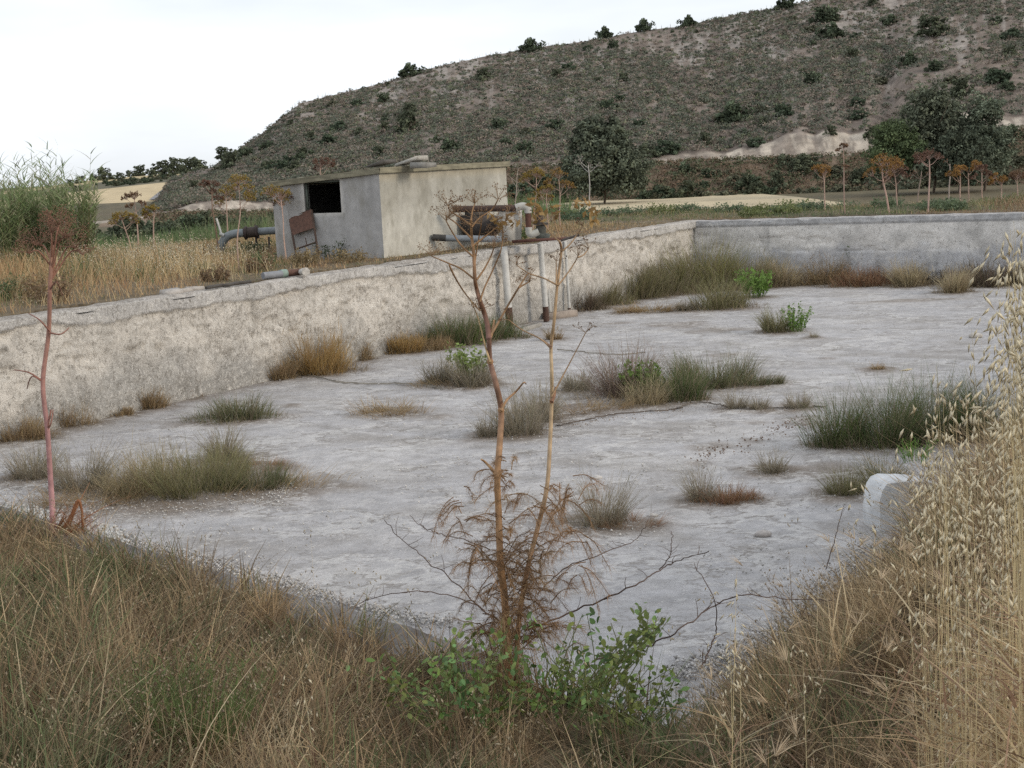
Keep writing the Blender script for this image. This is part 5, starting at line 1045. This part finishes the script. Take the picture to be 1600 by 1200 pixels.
def mid_fennel(px0, py0, px1, py1, label, Y=None, z=2.05, dcol=(.30, .20, .06), scol=(.42, .30, .24), R=14, n=3, bare=False, leafb=True, thick=2.6):
    b = at(px0, py0, z) if Y is None else atY(px0, py0, Y); s = mpp(b); t_ = atY(px1, py1, b[1]); t = thing("giant_fennel", label, "fennel", b)
    sm_, dm_ = MB(), MB(); H = np.linalg.norm(t_ - b); path = smooth_path([b - [0, 0, .1], b + (t_ - b) * .35 + Nn(H * .012, 3), b + (t_ - b) * .7 + Nn(H * .012, 3), t_], 4)
    tube(sm_, path, np.linspace(thick * .5 * s, thick * .25 * s, len(path)), np.asarray(scol), 6)
    ds = 1.25 * s
    if not bare: umbel(sm_, t, t_, [0, 0, 1], R * s * 1.1, 20, 15, ds, scol, dcol, .3 * s)
    for k in range(n):
        f = U(.62, .95); p = b + (t_ - b) * f; a = U(0, 6.28); e = p + np.array([math.cos(a) * R * s * 1.0, math.sin(a) * R * s * 1.0, R * s * U(.5, 1.1)])
        tube(sm_, [p, (p + e) / 2 - [0, 0, R * s * .1], e], [.5 * s, .4 * s, .3 * s], scol, 4, False); umbel(sm_, t, e, (e - p) + [0, 0, R * s], R * s * .8, 14 if not bare else 6, 13 if not bare else 3, ds, scol, dcol, .28 * s)
    sm_.build("stem", M_STEM, t)
    if leafb:
        lb = MB(); n_ = 26; a = U(0, 6.28, n_); blades(lb, np.tile(b - [0, 0, .05], (n_, 1)), U(.12, .42, n_), 1.4 * s, a, U(.6, 2.0, n_), U(.2, 1.2, n_), np.array([.42, .33, .19]) * U(.6, 1.2, (n_, 1)), 4); lb.build("dead_leaves", M_GRASS, t)
    return t
YL, BR, OR, RD = (.33, .235, .05), (.22, .13, .075), (.36, .20, .06), (.20, .11, .075)
mid_fennel(207, 394, 191, 345, "yellow topped fennel, nearest right of the left reeds", dcol=YL)
mid_fennel(216, 382, 210, 312, "thin brown fennel above the far yellow field", dcol=BR, Y=60, R=11)
mid_fennel(240, 380, 241, 332, "small yellow brown fennel before the dark plain bushes", dcol=YL, R=10)
mid_fennel(342, 400, 331, 296, "slender reddish fennel left of the pale pipe bend", dcol=RD, scol=(.22, .14, .10), R=12)
mid_fennel(358, 390, 353, 308, "yellow fennel, left of the close pair by the pipe bend", dcol=YL, R=15)
mid_fennel(374, 425, 373, 290, "tallest yellow fennel, right of the close pair by the pipe bend", dcol=YL, R=16, n=4)
mid_fennel(448, 408, 439, 312, "yellow fennel in front of the pump house's left face", dcol=YL, R=17, n=4, scol=(.52, .36, .29))
mid_fennel(456, 405, 450, 315, "brown fennel just behind the yellow one at the pump house", dcol=RD, R=15, n=3)
mid_fennel(502, 300, 500, 262, "reddish fennel top showing above the pump house roof", dcol=RD, Y=46, R=13, leafb=False)
mid_fennel(800, 372, 808, 272, "bare pale fennel stalk at the pump house's right corner", dcol=BR, Y=43, R=14, bare=True, scol=(.36, .30, .25), n=4)
mid_fennel(832, 360, 838, 278, "yellow fennel left of the dark field tree, first of three", dcol=YL, Y=45, R=14)
mid_fennel(856, 362, 854, 302, "yellow fennel left of the dark field tree, shortest of three", dcol=YL, Y=45, R=12)
mid_fennel(877, 366, 873, 280, "yellow brown fennel touching the dark field tree's left edge", dcol=(.32, .2, .06), Y=46, R=14)
mid_fennel(922, 346, 919, 258, "bare whitish fennel stalk in front of the dark field tree", dcol=(.4, .36, .3), Y=52, R=12, bare=True, scol=(.46, .43, .40), n=4)
mid_fennel(1290, 334, 1287, 275, "orange fennel left of the tall bare stalk behind the back wall", dcol=OR, Y=50, R=13)
mid_fennel(1320, 338, 1318, 232, "tall thin almost bare stalk behind the back wall", dcol=BR, Y=46, R=7, n=2, scol=(.36, .25, .20), thick=2.4)
mid_fennel(1390, 334, 1378, 262, "large orange fennel with leaning stem behind the back wall", dcol=OR, Y=46, R=18, n=6, thick=3.4, scol=(.48, .33, .27))
mid_fennel(1403, 330, 1398, 272, "dull brown fennel beside the large orange one", dcol=RD, Y=50, R=12)
mid_fennel(1450, 332, 1452, 250, "tall reddish brown fennel in front of the tall feathery tree", dcol=RD, Y=45, R=14, n=4, scol=(.44, .31, .26), thick=3)
mid_fennel(1433, 318, 1440, 268, "faint leaning stalk left of the reddish brown fennel", dcol=BR, Y=54, bare=True, R=9, scol=(.28, .22, .18))
mid_fennel(1483, 318, 1484, 256, "bare grey stalk between reddish fennel and orange pair", dcol=BR, Y=54, bare=True, R=7, n=1, scol=(.36, .3, .26))
mid_fennel(1501, 322, 1500, 272, "orange umbrella shaped fennel, left of the pair", dcol=OR, Y=52, R=12)
mid_fennel(1514, 322, 1513, 270, "orange umbrella shaped fennel, right of the pair", dcol=OR, Y=53, R=12)
mid_fennel(1536, 322, 1534, 270, "purplish brown fennel right of the orange pair", dcol=RD, Y=52, R=11)
mid_fennel(1564, 322, 1565, 288, "short orange fennel near the right photo edge", dcol=OR, Y=52, R=11)
mid_fennel(1590, 322, 1589, 280, "pale stalked fennel at the right photo edge", dcol=BR, Y=52, R=12)
mid_fennel(96, 470, 88, 398, "pale yellow fennel stem on the bank behind the pink stalk", dcol=BR, scol=(.50, .40, .24), bare=True, R=10, n=2, thick=5)

# --- the two near ones
def near_pt(Y0):
    return lambda px, py, dy=0.0: atY(px, py, Y0 + dy)
def hair(mb, c, R, n, L, col, w=.0022, down=.3):
    q = unit(Nn(1, (n, 3))); p = np.asarray(c) + q * (R * U(0, 1, (n, 1)) ** .6)
    blades(mb, p, L * U(.4, 1.2, n), w * U(.6, 1.3, n), U(0, 6.28, n), U(.2, 2.5, n), U(-1.0, 1.2, n), np.asarray(col) * U(.6, 1.35, (n, 1)), 3)
P1 = near_pt(9.0); b = P1(83, 845); fen = thing("giant_fennel", "tall pink stemmed fennel with reddish brown umbels on the left bank edge", "fennel", b)
smb, umb = MB(), MB(); PK = np.array([(.44, .25, .25), (.48, .27, .27), (.42, .23, .23), (.38, .21, .20), (.36, .19, .16), (.33, .18, .14), (.31, .17, .13), (.30, .17, .12), (.29, .16, .11)])
nodes = [(83, 852), (82, 800), (79, 750), (74, 670), (67, 598), (76, 520), (78, 450), (80, 410), (82, 385)]
path = smooth_path([P1(*q, .02 * (i % 3 - 1)) for i, q in enumerate(nodes)], 5); cI = np.stack([np.interp(np.linspace(0, 8, len(path)), np.arange(9), PK[:, j]) for j in range(3)], 1)
tube(smb, path, np.interp(np.linspace(0, 1, len(path)), [0, .3, .7, 1], [.020, .016, .013, .011]), cI, 9)
for (x0, y0, x1, y1, x2, y2) in ((67, 597, 50, 588, 42, 608), (66, 595, 45, 582, 22, 578), (78, 520, 95, 522, 108, 512), (78, 518, 62, 500, 45, 490), (77, 455, 88, 440, 98, 462), (74, 672, 80, 660, 83, 640), (80, 640, 76, 664, 74, 690)):
    p = smooth_path([P1(x0, y0), P1(x1, y1, U(-.1, .1)), P1(x2, y2, U(-.15, .15))], 4); tube(smb, p, np.linspace(.006, .003, len(p)), (.27, .13, .10), 5)
for px, py, R, nr_ in ((80, 352, 30, 26), (100, 358, 30, 24), (62, 372, 28, 22), (118, 376, 22, 18), (45, 384, 20, 16), (92, 340, 26, 22), (130, 386, 14, 12), (84, 372, 26, 20)):
    c = P1((px * .6 + 82 * .4), py * .5 + 400 * .5, U(-.1, .1)); e = P1(px, py + 12, U(-.15, .15)); p = smooth_path([P1(81, 410 + U(-10, 30)), c, e], 4); tube(smb, p, np.linspace(.006, .004, len(p)), (.26, .13, .09), 5)
    umbel(smb, fen, e, [U(-.3, .3), U(-.3, .3), 1], R * 1.15 * mpp(e), nr_, 9, .0062, (.34, .20, .14), (.30, .165, .11), .0013, 1.2)
smb.build("stem", M_STEM, fen)
lm = MB(); hair(lm, P1(112, 838), .17, 900, .16, (.33, .145, .07)); n_ = 30; blades(lm, np.tile(P1(90, 850), (n_, 1)) + Nn(.05, (n_, 3)), U(.15, .4, n_), .012, U(-1, 1.2, n_), U(.2, 1.5, n_), U(0, .9, n_), np.array([.35, .17, .09]) * U(.6, 1.2, (n_, 1)), 5)
p = smooth_path([P1(92, 838), P1(112, 805), P1(122, 782), P1(128, 800), P1(129, 830)], 5); tube(lm, p, np.linspace(.014, .006, len(p)), (.33, .15, .075), 6); lm.build("dead_leaves", M_GRASS, fen)

P2 = near_pt(5.75); b = P2(795, 1050); fen = thing("giant_fennel", "forked dry brown fennel stalk, biggest in the foreground centre", "fennel", b)
smb, umb, tw = MB(), MB(), MB(); BC = (.27, .165, .09)
def stalk(nodes, r0, r1, col, sides=10, dy=.03, n=5):
    p = smooth_path([P2(*q, dy * ((i * 7) % 5 - 2) / 2) for i, q in enumerate(nodes)], n); c = np.asarray(col); c = np.tile(c, (len(p), 1)) if c.ndim == 1 else np.stack([np.interp(np.linspace(0, 1, len(p)), np.linspace(0, 1, len(c)), c[:, j]) for j in range(3)], 1)
    tube(smb, p, np.linspace(r0, r1, len(p)) * .78 * U(.96, 1.04, len(p)), c * U(.82, 1.18, (len(p), 1)), sides); return p
stalk([(796, 1075), (792, 1000), (788, 930), (782, 880), (779, 800), (777, 746), (781, 690), (783, 641), (775, 600), (766, 565), (764, 527)], .0215, .0130, [(.30, .16, .08), (.34, .20, .105), (.38, .235, .13), (.27, .16, .11), (.23, .135, .105)])
stalk([(764, 530), (762, 510), (757, 490), (750, 470), (745, 452), (742, 435), (740, 395), (737, 370), (736, 345)], .0145, .006, [(.19, .105, .085), (.22, .12, .075), (.32, .20, .10)])
stalk([(764, 528), (775, 510), (792, 480), (810, 450), (824, 428)], .0075, .004, (.30, .19, .11), 7)
for nd in ([(750, 472), (757, 450), (771, 420), (783, 390), (786, 365)], [(742, 437), (720, 420), (702, 412), (688, 406), (674, 400)], [(702, 414), (712, 435), (728, 460), (750, 486)], [(742, 432), (742, 410), (748, 372), (752, 350)],
           [(738, 400), (722, 385), (708, 365), (697, 345)], [(736, 352), (722, 342), (704, 330), (700, 322)], [(737, 355), (750, 340), (768, 328), (778, 312)], [(745, 437), (758, 418), (768, 398), (772, 385)], [(736, 345), (738, 330), (742, 318)], [(810, 450), (818, 445), (828, 440)],
           [(736, 372), (714, 350), (700, 340)], [(738, 385), (770, 360), (790, 345)]):
    stalk(nd, .0055, .0028, (.26, .155, .08), 5)
    e = P2(*nd[-1]); umbel(smb, fen, e, [U(-.5, .5), U(-.5, .5), 1], U(.05, .095), 18, 4, .0045, (.36, .24, .14), (.30, .19, .11), .0008, 1.25)
# second paler stem
PC = [(.25, .13, .07), (.30, .17, .10), (.42, .30, .19), (.46, .35, .22), (.38, .26, .15), (.30, .19, .11)]
stalk([(806, 1075), (808, 1010), (812, 960), (824, 890), (840, 825), (854, 765), (859, 700), (862, 627), (862, 580), (861, 542), (866, 500), (871, 442), (877, 392), (874, 377)], .0150, .006, PC)
for nd in ([(871, 446), (850, 435), (828, 428), (815, 420), (807, 414)], [(879, 392), (892, 380), (902, 366), (911, 354)], [(875, 378), (862, 366), (850, 350), (838, 336)], [(875, 372), (870, 358), (866, 342)], [(872, 446), (886, 428), (898, 410), (903, 400)], [(869, 445), (869, 425), (869, 408)],
           [(862, 620), (877, 592), (895, 558), (915, 520)], [(903, 402), (912, 398), (920, 388)], [(861, 545), (845, 530), (815, 515), (795, 500)]):
    stalk(nd, .0048, .0022, (.32, .21, .12), 5); e = P2(*nd[-1]); umbel(smb, fen, e, [U(-.5, .5), U(-.5, .5), 1], U(.035, .06), 8, 2, .0055, (.30, .2, .12), (.2, .12, .07), .001, 1.2)
# sheaths at the nodes
for nd, r0, c in (([(783, 642), (792, 625), (806, 612), (818, 598), (822, 600)], .0075, (.33, .20, .11)), ([(777, 748), (770, 735), (758, 722), (752, 718)], .011, (.40, .25, .13)), ([(766, 566), (758, 540), (748, 500), (736, 470)], .006, (.42, .30, .16)), ([(862, 628), (866, 618), (868, 605)], .011, (.24, .13, .08)), ([(764, 530), (770, 515), (772, 500)], .013, (.36, .22, .12)), ([(861, 542), (852, 535), (850, 532)], .008, (.24, .15, .1))):
    stalk(nd, r0, r0 * .4, c, 6)
for (x, y, r) in ((777, 746, .022), (783, 641, .020), (766, 565, .019), (862, 627, .013), (854, 765, .015), (742, 436, .0105), (750, 471, .013)):
    r *= .72; q = P2(x, y); tube(smb, [q - [0, 0, .008], q, q + [0, 0, .008]], [r * .8, r, r * .8], (.34, .2, .11), 9)
smb.build("stem", M_STEM, fen)
lm = MB()
# yellowing leaf clusters at the tips
for px, py in ((840, 322), (846, 335), (832, 318), (920, 330), (905, 322), (932, 336), (915, 316), (786, 348), (770, 340), (800, 345), (780, 358), (865, 333), (925, 345)):
    c = P2(px, py); n_ = 7; leaves(lm, c + Nn(.014, (n_, 3)), Nn(1, (n_, 3)), U(.03, .05, n_), U(.012, .02, n_), np.array([.36, .23, .09]) * U(.6, 1.3, (n_, 1)))
lm.build("withered_leaves", M_LEAF, fen)
hm_ = MB()
def frond(mb, p0, d, L, col, nh=70):
    p = smooth_path([p0, p0 + d * L * .4 + [0, 0, L * .12], p0 + d * L * .75, p0 + d * L * .95 - [0, 0, L * U(.0, .3)]], 6); tube(mb, p, np.linspace(.0022, .0008, len(p)), np.asarray(col) * .8, 4, False)
    i = RNG.integers(3, len(p), nh); f = i / len(p); ax = unit(p[np.minimum(i + 1, len(p) - 1)] - p[i - 1]); hairs(mb, p[i] + Nn(.003, (nh, 3)), ax * U(.3, 1.1, (nh, 1)) + Nn(.55, (nh, 3)), L * U(.12, .42, nh) * (1.2 - .5 * f), .0013 * U(.7, 1.4, nh), np.asarray(col) * U(.55, 1.4, (nh, 1)), U(.1, .7))
for k in range(95):
    w = U(0, 1) ** 1.25; px, py = ((790, 1040 - 330 * w) if U(0, 1) < .6 else (812 + 40 * w, 1030 - 250 * w)); p0 = P2(px + Nn(5), py, U(-.02, .02)); a = U(0, 6.28); d = np.array([math.cos(a) * .9, math.sin(a) * .8, U(-.35, .6)])
    frond(hm_, p0, d / np.linalg.norm(d), U(.10, .28) * (1.1 - .6 * w), np.array([(.34, .21, .11), (.28, .17, .095), (.40, .27, .15)][k % 3]))
for px, py in ((715, 800), (722, 830), (880, 780), (905, 800), (890, 850), (850, 790), (870, 820), (745, 870), (920, 870), (735, 900), (905, 910), (830, 800)):
    for q_ in range(5): a = U(0, 6.28); d = np.array([math.cos(a) * .6, math.sin(a) * .6, U(-.9, .2)]); frond(hm_, P2(px + Nn(8), py - 20 + Nn(8), U(-.12, .12)), d / np.linalg.norm(d), U(.08, .18), np.array([(.36, .22, .12), (.30, .185, .10)][q_ % 2]), 55)
for k in range(115):
    px, py = 800 + Nn(38), U(850, 1030); a = U(0, 6.28); d = np.array([math.cos(a) * .7, math.sin(a) * .7, U(-.8, .7)]); frond(hm_, P2(px, py, Nn(.06)), d / np.linalg.norm(d), U(.08, .22), np.array([(.25, .155, .085), (.20, .125, .075), (.32, .22, .13)][k % 3]), 60)
hm_.build("feathery_leaves", M_GRASS, fen)

# ------------------------------------------------------------------ thorny twigs, green bush and herbs on the near bank
def twig(nodes, label, Y=6.2, r=.0035, spread=.25, sub=10, col=(.10, .068, .055), dyy=None):
    pt = near_pt(Y); pth = smooth_path([pt(*q, U(-spread, spread)) for q in nodes], 7, .003); mb = MB(); tube(mb, pth, np.linspace(r, r * .45, len(pth)), col, 6)
    for k in range(sub):
        i = int(U(2, len(pth) - 2)); d = Nn(1, 3); d[2] = abs(d[2]) * .8; d = d / np.linalg.norm(d) * U(.02, .09); q = smooth_path([pth[i], pth[i] + d * .5 + Nn(.004, 3), pth[i] + d], 3); tube(mb, q, np.linspace(r * .45, r * .2, len(q)), col, 4)
    return tag(mb.build("bramble_twig", M_STEM), label, "twig")
twig([(820, 985), (900, 955), (990, 915), (1030, 890), (1062, 875), (1108, 861)], "long dark twig arching right of the fennel base over the pale floor", 6.1, .0042)
twig([(1030, 890), (1046, 868), (1050, 840), (1048, 830)], "short upturned tip twig on the long arching twig", 6.1, .0026, .02, 5)
twig([(930, 1030), (1010, 1010), (1060, 985), (1110, 950), (1160, 930), (1220, 935), (1300, 938)], "lower dark twig arching far right towards the dry bank", 5.9, .004)
twig([(1095, 1045), (1110, 1010), (1120, 980), (1112, 930), (1085, 880)], "upright dark twig crossing the lower arching twig", 5.8, .0034)
twig([(760, 960), (700, 900), (660, 870), (625, 840), (600, 812)], "dark thorny twig rising left from the fennel base", 6.3, .003)
twig([(790, 900), (740, 850), (690, 835), (660, 822), (640, 805)], "dark twig with seed pods left of the fennel at mid height", 6.4, .0028)
twig([(840, 930), (880, 890), (940, 865), (990, 845), (1010, 822)], "thin twig with dark pods right of the fennel", 6.3, .003)
twig([(800, 985), (720, 935), (640, 925), (580, 935), (530, 960)], "low dark twig trailing left over the wall top", 6.4, .003)
twig([(1290, 890), (1302, 850), (1310, 820), (1318, 790)], "thin dark stick at the foot of the right bank left of the pale block", 7.5, .003, .1, 4)
gb = thing("green_bush", "bright green leafy bush at the foot of the forked fennel", "bush", atY(850, 1060, 5.4)); st_, lv_ = MB(), MB(); PB = near_pt(5.35)
stems = []
for k in range(85):
    x0 = U(630, 1020); y0 = 1110 + U(-20, 40); x1 = x0 + Nn(50); y1 = 1110 - U(20, 165) * (1 - .35 * abs(x0 - 880) / 250); stems.append([(x0, y0), ((x0 + x1) / 2 + Nn(15), (y0 + y1) / 2), (x1, y1)])
for k in range(12): stems.append([(930 + U(-30, 30), 1080), (980 + U(-20, 20), 1010 + U(-20, 20)), (1010 + U(-20, 30), 950 + U(-10, 40))])
for nd in stems:
    dy = U(-.35, .3); p = smooth_path([PB(*q, dy + U(-.05, .05)) for q in nd], 5); tube(st_, p, np.linspace(.0028, .0012, len(p)), (.12, .13, .05), 4, False); n_ = 15; i = RNG.integers(1, len(p), n_); c = p[i] + Nn(.022, (n_, 3))
    ovals(lv_, c, Nn(.7, (n_, 3)) + [0, -.5, .7], U(.02, .042, n_), U(.010, .022, n_), np.array([(.185, .24, .07)]) * U(.45, 1.4, (n_, 1)) * np.array([U(.7, 1.15), 1, U(.8, 1.3)]) * U(.6, 1.15))
st_.build("stem", M_STEM, gb); lv_.build("foliage", M_LEAF, gb)
def herb(px, py, w, h, Y, col, label, n=120, flowers=True):
    c = atY(px, py, Y); s = mpp(c); t = thing("wild_herb", label, "herb", c); mb, fm_ = MB(), MB(); a = U(0, 6.28, n); r = np.sqrt(U(0, 1, n)) * w * s * .4; base = np.stack([c[0] + r * np.cos(a), c[1] + r * np.sin(a), np.full(n, c[2] - .03)], 1); hh = h * s * U(.5, 1.1, n); ln = U(.0, .55, n)
    tips = blades(mb, base, hh, .004, a, ln, .1, np.asarray(col) * U(.7, 1.2, (n, 1)), 3); per = 12; ci = np.repeat(np.arange(n), per); f = U(.2, 1, n * per); q = base[ci] + (tips - base)[ci] * f[:, None]
    blades(mb, q, U(.015, .045, len(q)), .0035, U(0, 6.28, len(q)), U(.4, 1.5, len(q)), U(-.2, .4, len(q)), np.asarray(col) * U(.7, 1.4, (len(q), 1)), 2)
    if flowers: spindles(mb, tips, Nn(.3, tips.shape) + [0, 0, 1], .014 * U(.7, 1.2, n), .006, np.array([.36, .28, .19]) * U(.7, 1.2, (n, 1)))
    mb.build("foliage", M_LEAF, t)
    
herb(310, 1150, 200, 150, 4.75, (.13, .17, .06), "green bushy herb with pale dry flower heads in the lower left grass", 170)
herb(60, 1010, 150, 90, 6.4, (.13, .165, .07), "soft green grassy herb near the left photo edge", 120, False)
herb(1430, 715, 40, 40, 8.0, (.12, .22, .04), "small bright green leafy sprig in front of the dark rushes", 26, False)
herb(1240, 955, 60, 100, 7.0, (.26, .19, .12), "brown dry herb with dark flat seed heads on the right bank", 14, True)
herb(1290, 950, 46, 70, 7.0, (.40, .33, .24), "pale dry thistle like herb beside the brown seed heads", 16, True)

# ------------------------------------------------------------------ near bank grass
def near_ok(x, y, m=0.0):
    dL_, dB_, dN_, dR_ = dists(x, y); return (dN_ < -.20 + m + .18 * (fbm(x * 1.7, y * 1.7, 149, 3) > .44)) | (dR_ < 1.7)
gm = MB(); PAL = np.array([(.14, .175, .08), (.215, .20, .11), (.245, .175, .11), (.36, .26, .155), (.48, .365, .22), (.62, .50, .32), (.18, .105, .07)])
nc = 13500; x = U(-5.6, 7.0, nc); y = 3.2 + U(0, 1, nc) ** 1.15 * 9.5; k_ = near_ok(x, y) & (x / y > -.46) & (x / y < .75); x, y = x[k_], y[k_]; nc = len(x)
px_, py_ = proj(np.column_stack([x, y, ground_z(x, y)])); kA = fbm(x * .8, y * .8, 141, 3); kB = fbm(x * 2.2, y * 2.2, 143, 3)
right = sstep(1150, 1450, px_); left = 1 - sstep(120, 480, px_); dL_, dB_, dN_, dR_ = dists(x, y); edge = 1 - sstep(.2, .8, np.maximum(-dN_, -dR_ + .6))
t = np.clip(.40 + .9 * (kB - .5) + .5 * (kA - .5) - .11 * left + .14 * right + Nn(.17, nc), 0, .999); ci = np.searchsorted(np.array([.14, .27, .42, .62, .82, .95, 1.0]), t)
ccl = PAL[ci] * U(.55, 1.25, (nc, 1)); hcl = (.07 + .24 * kA + .10 * left - .13 * (1 - sstep(60, 240, px_)) * (y > 7.5) + (.10 + .12 * sstep(1430, 1540, px_)) * right + .02 * edge - .10 * np.exp(-((px_ - 1400) / 60) ** 2) * (y > 6)) * U(.5, 1.45, nc); acl = U(0, 6.28, nc); lcl = U(0, .5, nc)
per = 26; gi = np.repeat(np.arange(nc), per); n = len(gi); rad = U(.015, .07, nc)[gi]; bx, by = x[gi] + Nn(1, n) * rad, y[gi] + Nn(1, n) * rad; k_ = near_ok(bx, by, .06); gi, bx, by = gi[k_], bx[k_], by[k_]; n = len(gi)
flat = U(0, 1, n) < .40; z = ground_z(bx, by) - .02; z = np.where(z < 1.6, z, z)
aa = acl[gi] + Nn(.9, n); ln = np.where(flat, U(.8, 3.0, n), lcl[gi] + U(0, .5, n)); hh = hcl[gi] * U(.35, 1.35, n)
tips = blades(gm, np.column_stack([bx, by, z]), hh, U(.0028, .0082, n) * (.72 + .05 * by), aa, ln, U(-.25, .7, n), ccl[gi] * U(.6, 1.35, (n, 1)), 3)
kk = np.where((U(0, 1, n) < .05) & ~flat)[0]
for j_ in range(4): spindles(gm, tips[kk] + Nn(.010, (len(kk), 3)) - [0, 0, .012 * j_], Nn(.4, (len(kk), 3)) + [0, 0, -.4], U(.012, .026, len(kk)), .0028, np.array([.40, .32, .22]) * U(.6, 1.25, (len(kk), 1)))
# brushes of brome on the right hand bank
nb = 420; x = U(.6, 4.2, nb); y = U(3.3, 8.5, nb); k_ = near_ok(x, y); x, y = x[k_], y[k_]; pxx, _ = proj(np.column_stack([x, y, ground_z(x, y)])); k_ = (pxx > 1180) & (pxx < 1680); x, y = x[k_], y[k_]; nb = len(x)
tips = blades(gm, np.column_stack([x, y, ground_z(x, y)]), U(.25, .55, nb), .003, U(0, 6.28, nb), U(.1, .7, nb), U(.2, .7, nb), np.array([.48, .36, .22]), 4)
m = 16; gi = np.repeat(np.arange(nb), m); dd = U(0, 6.28, nb)[gi] + Nn(.45, nb * m); blades(gm, tips[gi] - [0, 0, .01], U(.04, .10, nb * m), .0038, dd, U(.5, 2.0, nb * m), U(.1, .9, nb * m), np.array([.56, .44, .30]) * U(.65, 1.25, (nb * m, 1)), 2)
gm.build("bank_grass", M_GRASS, kind="stuff")
n = 14000; tt = U(7, 34, n); oo = U(-1.6, 9, n); xy_ = R0 + A * tt[:, None] - nR * oo[:, None]
grass_field("verge_grass", xy_, lambda q: .42 * (.5 + fbm(q[:, 0] * .5, q[:, 1] * .5, 151, 3)), lambda d: .0004 * d, lambda q, n: mixcol(q, n, [(.17, .19, .09), (.27, .18, .11), (.39, .28, .165), (.52, .40, .24)], [.2, .26, .3, .24]), .05, (.5, .42, .3))
# long loose stems crossing over
ls = MB(); n = 520; x = U(-3.6, 3.2, n); y = U(3.6, 8.5, n); dL_, dB_, dN_, dR_ = dists(x, y); keep = (dN_ < -.3) | (dR_ < .2); x, y = x[keep], y[keep]; n = len(x)
tips = blades(ls, np.column_stack([x, y, ground_z(x, y)]), U(.2, .6, n), U(.0022, .004, n), U(0, 6.28, n), U(.1, 1.2, n), U(.1, 1.2, n), np.array([(.54, .43, .26), (.44, .39, .2), (.58, .48, .32)])[RNG.integers(0, 3, n)] * U(.7, 1.2, (n, 1)), 6)
for j in range(5): spindles(ls, tips + Nn(.02, tips.shape), Nn(.5, tips.shape) + [0, 0, -1], U(.015, .028, n), .0032, np.array([.46, .39, .27]) * U(.7, 1.2, (n, 1)))
ls.build("loose_stems", M_GRASS, kind="stuff")
# wild oats massed at the right
om = MB()
def oats(px, foot_y, Y, h):
    n = len(px); base = np.array([atY(a, 600, b) for a, b in zip(px, Y)]); base[:, 2] = ground_z(base[:, 0], base[:, 1]) - .02
    a = U(0, 6.28, n); sl_ = np.clip(.5 - h, 0, .5); ln = U(0, .045, n) + sl_ * U(0, .8, n); cv = U(0, .045, n) + sl_ * U(0, .8, n); c = np.array([.56, .46, .27]) * U(.75, 1.2, (n, 1)); tip = blades(om, base, h, .0036, a, ln, cv, c, 5)
    m = 16; ci = np.repeat(np.arange(n), m); f = 1 - U(0, .30, n * m) / np.repeat(np.maximum(h, .3), m); nr = np.sqrt(1 + ln ** 2); p = base[ci].copy(); p[:, 2] += (h / nr)[ci] * (f - .35 * cv[ci] * f ** 2); hz = (h / nr)[ci] * (ln[ci] * f + cv[ci] * f ** 2); p[:, 0] += np.cos(a)[ci] * hz; p[:, 1] += np.sin(a)[ci] * hz
    o = Nn(1, (n * m, 3)) * np.array([.034, .034, .016]); p2 = p + o - [0, 0, .012]
    spindles(om, p2, o * 8 + Nn(.25, o.shape) + [0, 0, -.8], U(.024, .038, n * m), U(.0028, .0042, n * m), np.array([.78, .70, .52]) * U(.75, 1.15, (n * m, 1)))
    k = n * 10; ci = RNG.integers(0, n, k); q = base[ci].copy(); q[:, 2] += h[ci] * U(.05, .55, k); blades(om, q, U(.10, .30, k), U(.004, .009, k), U(0, 6.28, k), U(.4, 2.2, k), U(.2, 1.3, k), np.array([(.54, .42, .25), (.44, .31, .18), (.34, .22, .15), (.60, .50, .33)])[RNG.integers(0, 4, k)] * U(.6, 1.2, (k, 1)), 4)
def oat_group(px, Y, ytop):
    q = np.array([atY(a, 600, b) for a, b in zip(px, Y)]); gz = ground_z(q[:, 0], q[:, 1]); ztop = np.array([atY(a, t_, b)[2] for a, t_, b in zip(px, ytop, Y)]); oats(px, 0, Y, np.maximum(ztop - gz, .15) * 1.06)
top = lambda p: np.interp(p, [1380, 1440, 1480, 1510, 1540, 1560, 1580, 1600, 1700], [740, 660, 625, 600, 555, 480, 425, 385, 330])
n = 105; px = 1676 - np.abs(Nn(48, n)); oat_group(px, U(2.7, 3.9, n), top(px) + 20 + np.abs(Nn(150, n)))
n = 85; px = U(1490, 1690, n); oat_group(px, U(3.0, 4.6, n), top(px) + U(120, 480, n))
n = 22; px = U(1425, 1520, n); oat_group(px, U(3.2, 4.2, n), top(px) + U(10, 130, n))
n = 60; px = U(1690, 2050, n); oat_group(px, U(3.0, 4.6, n), U(330, 600, n))
oat_group(np.array([1122., 1128, 1140, 1150, 1100]), np.array([4.4, 4.5, 4.6, 4.4, 4.6]), np.array([905., 985, 1000, 1010, 1010]))
oat_group(np.array([1470., 1455, 1540, 1250, 1580, 450, 1385]), np.array([3.4, 3.5, 3.3, 4.2, 3.4, 4.6, 3.8]), np.array([930., 950, 960, 1010, 930, 1005, 770]))
om.build("wild_oats", M_GRASS, kind="stuff")
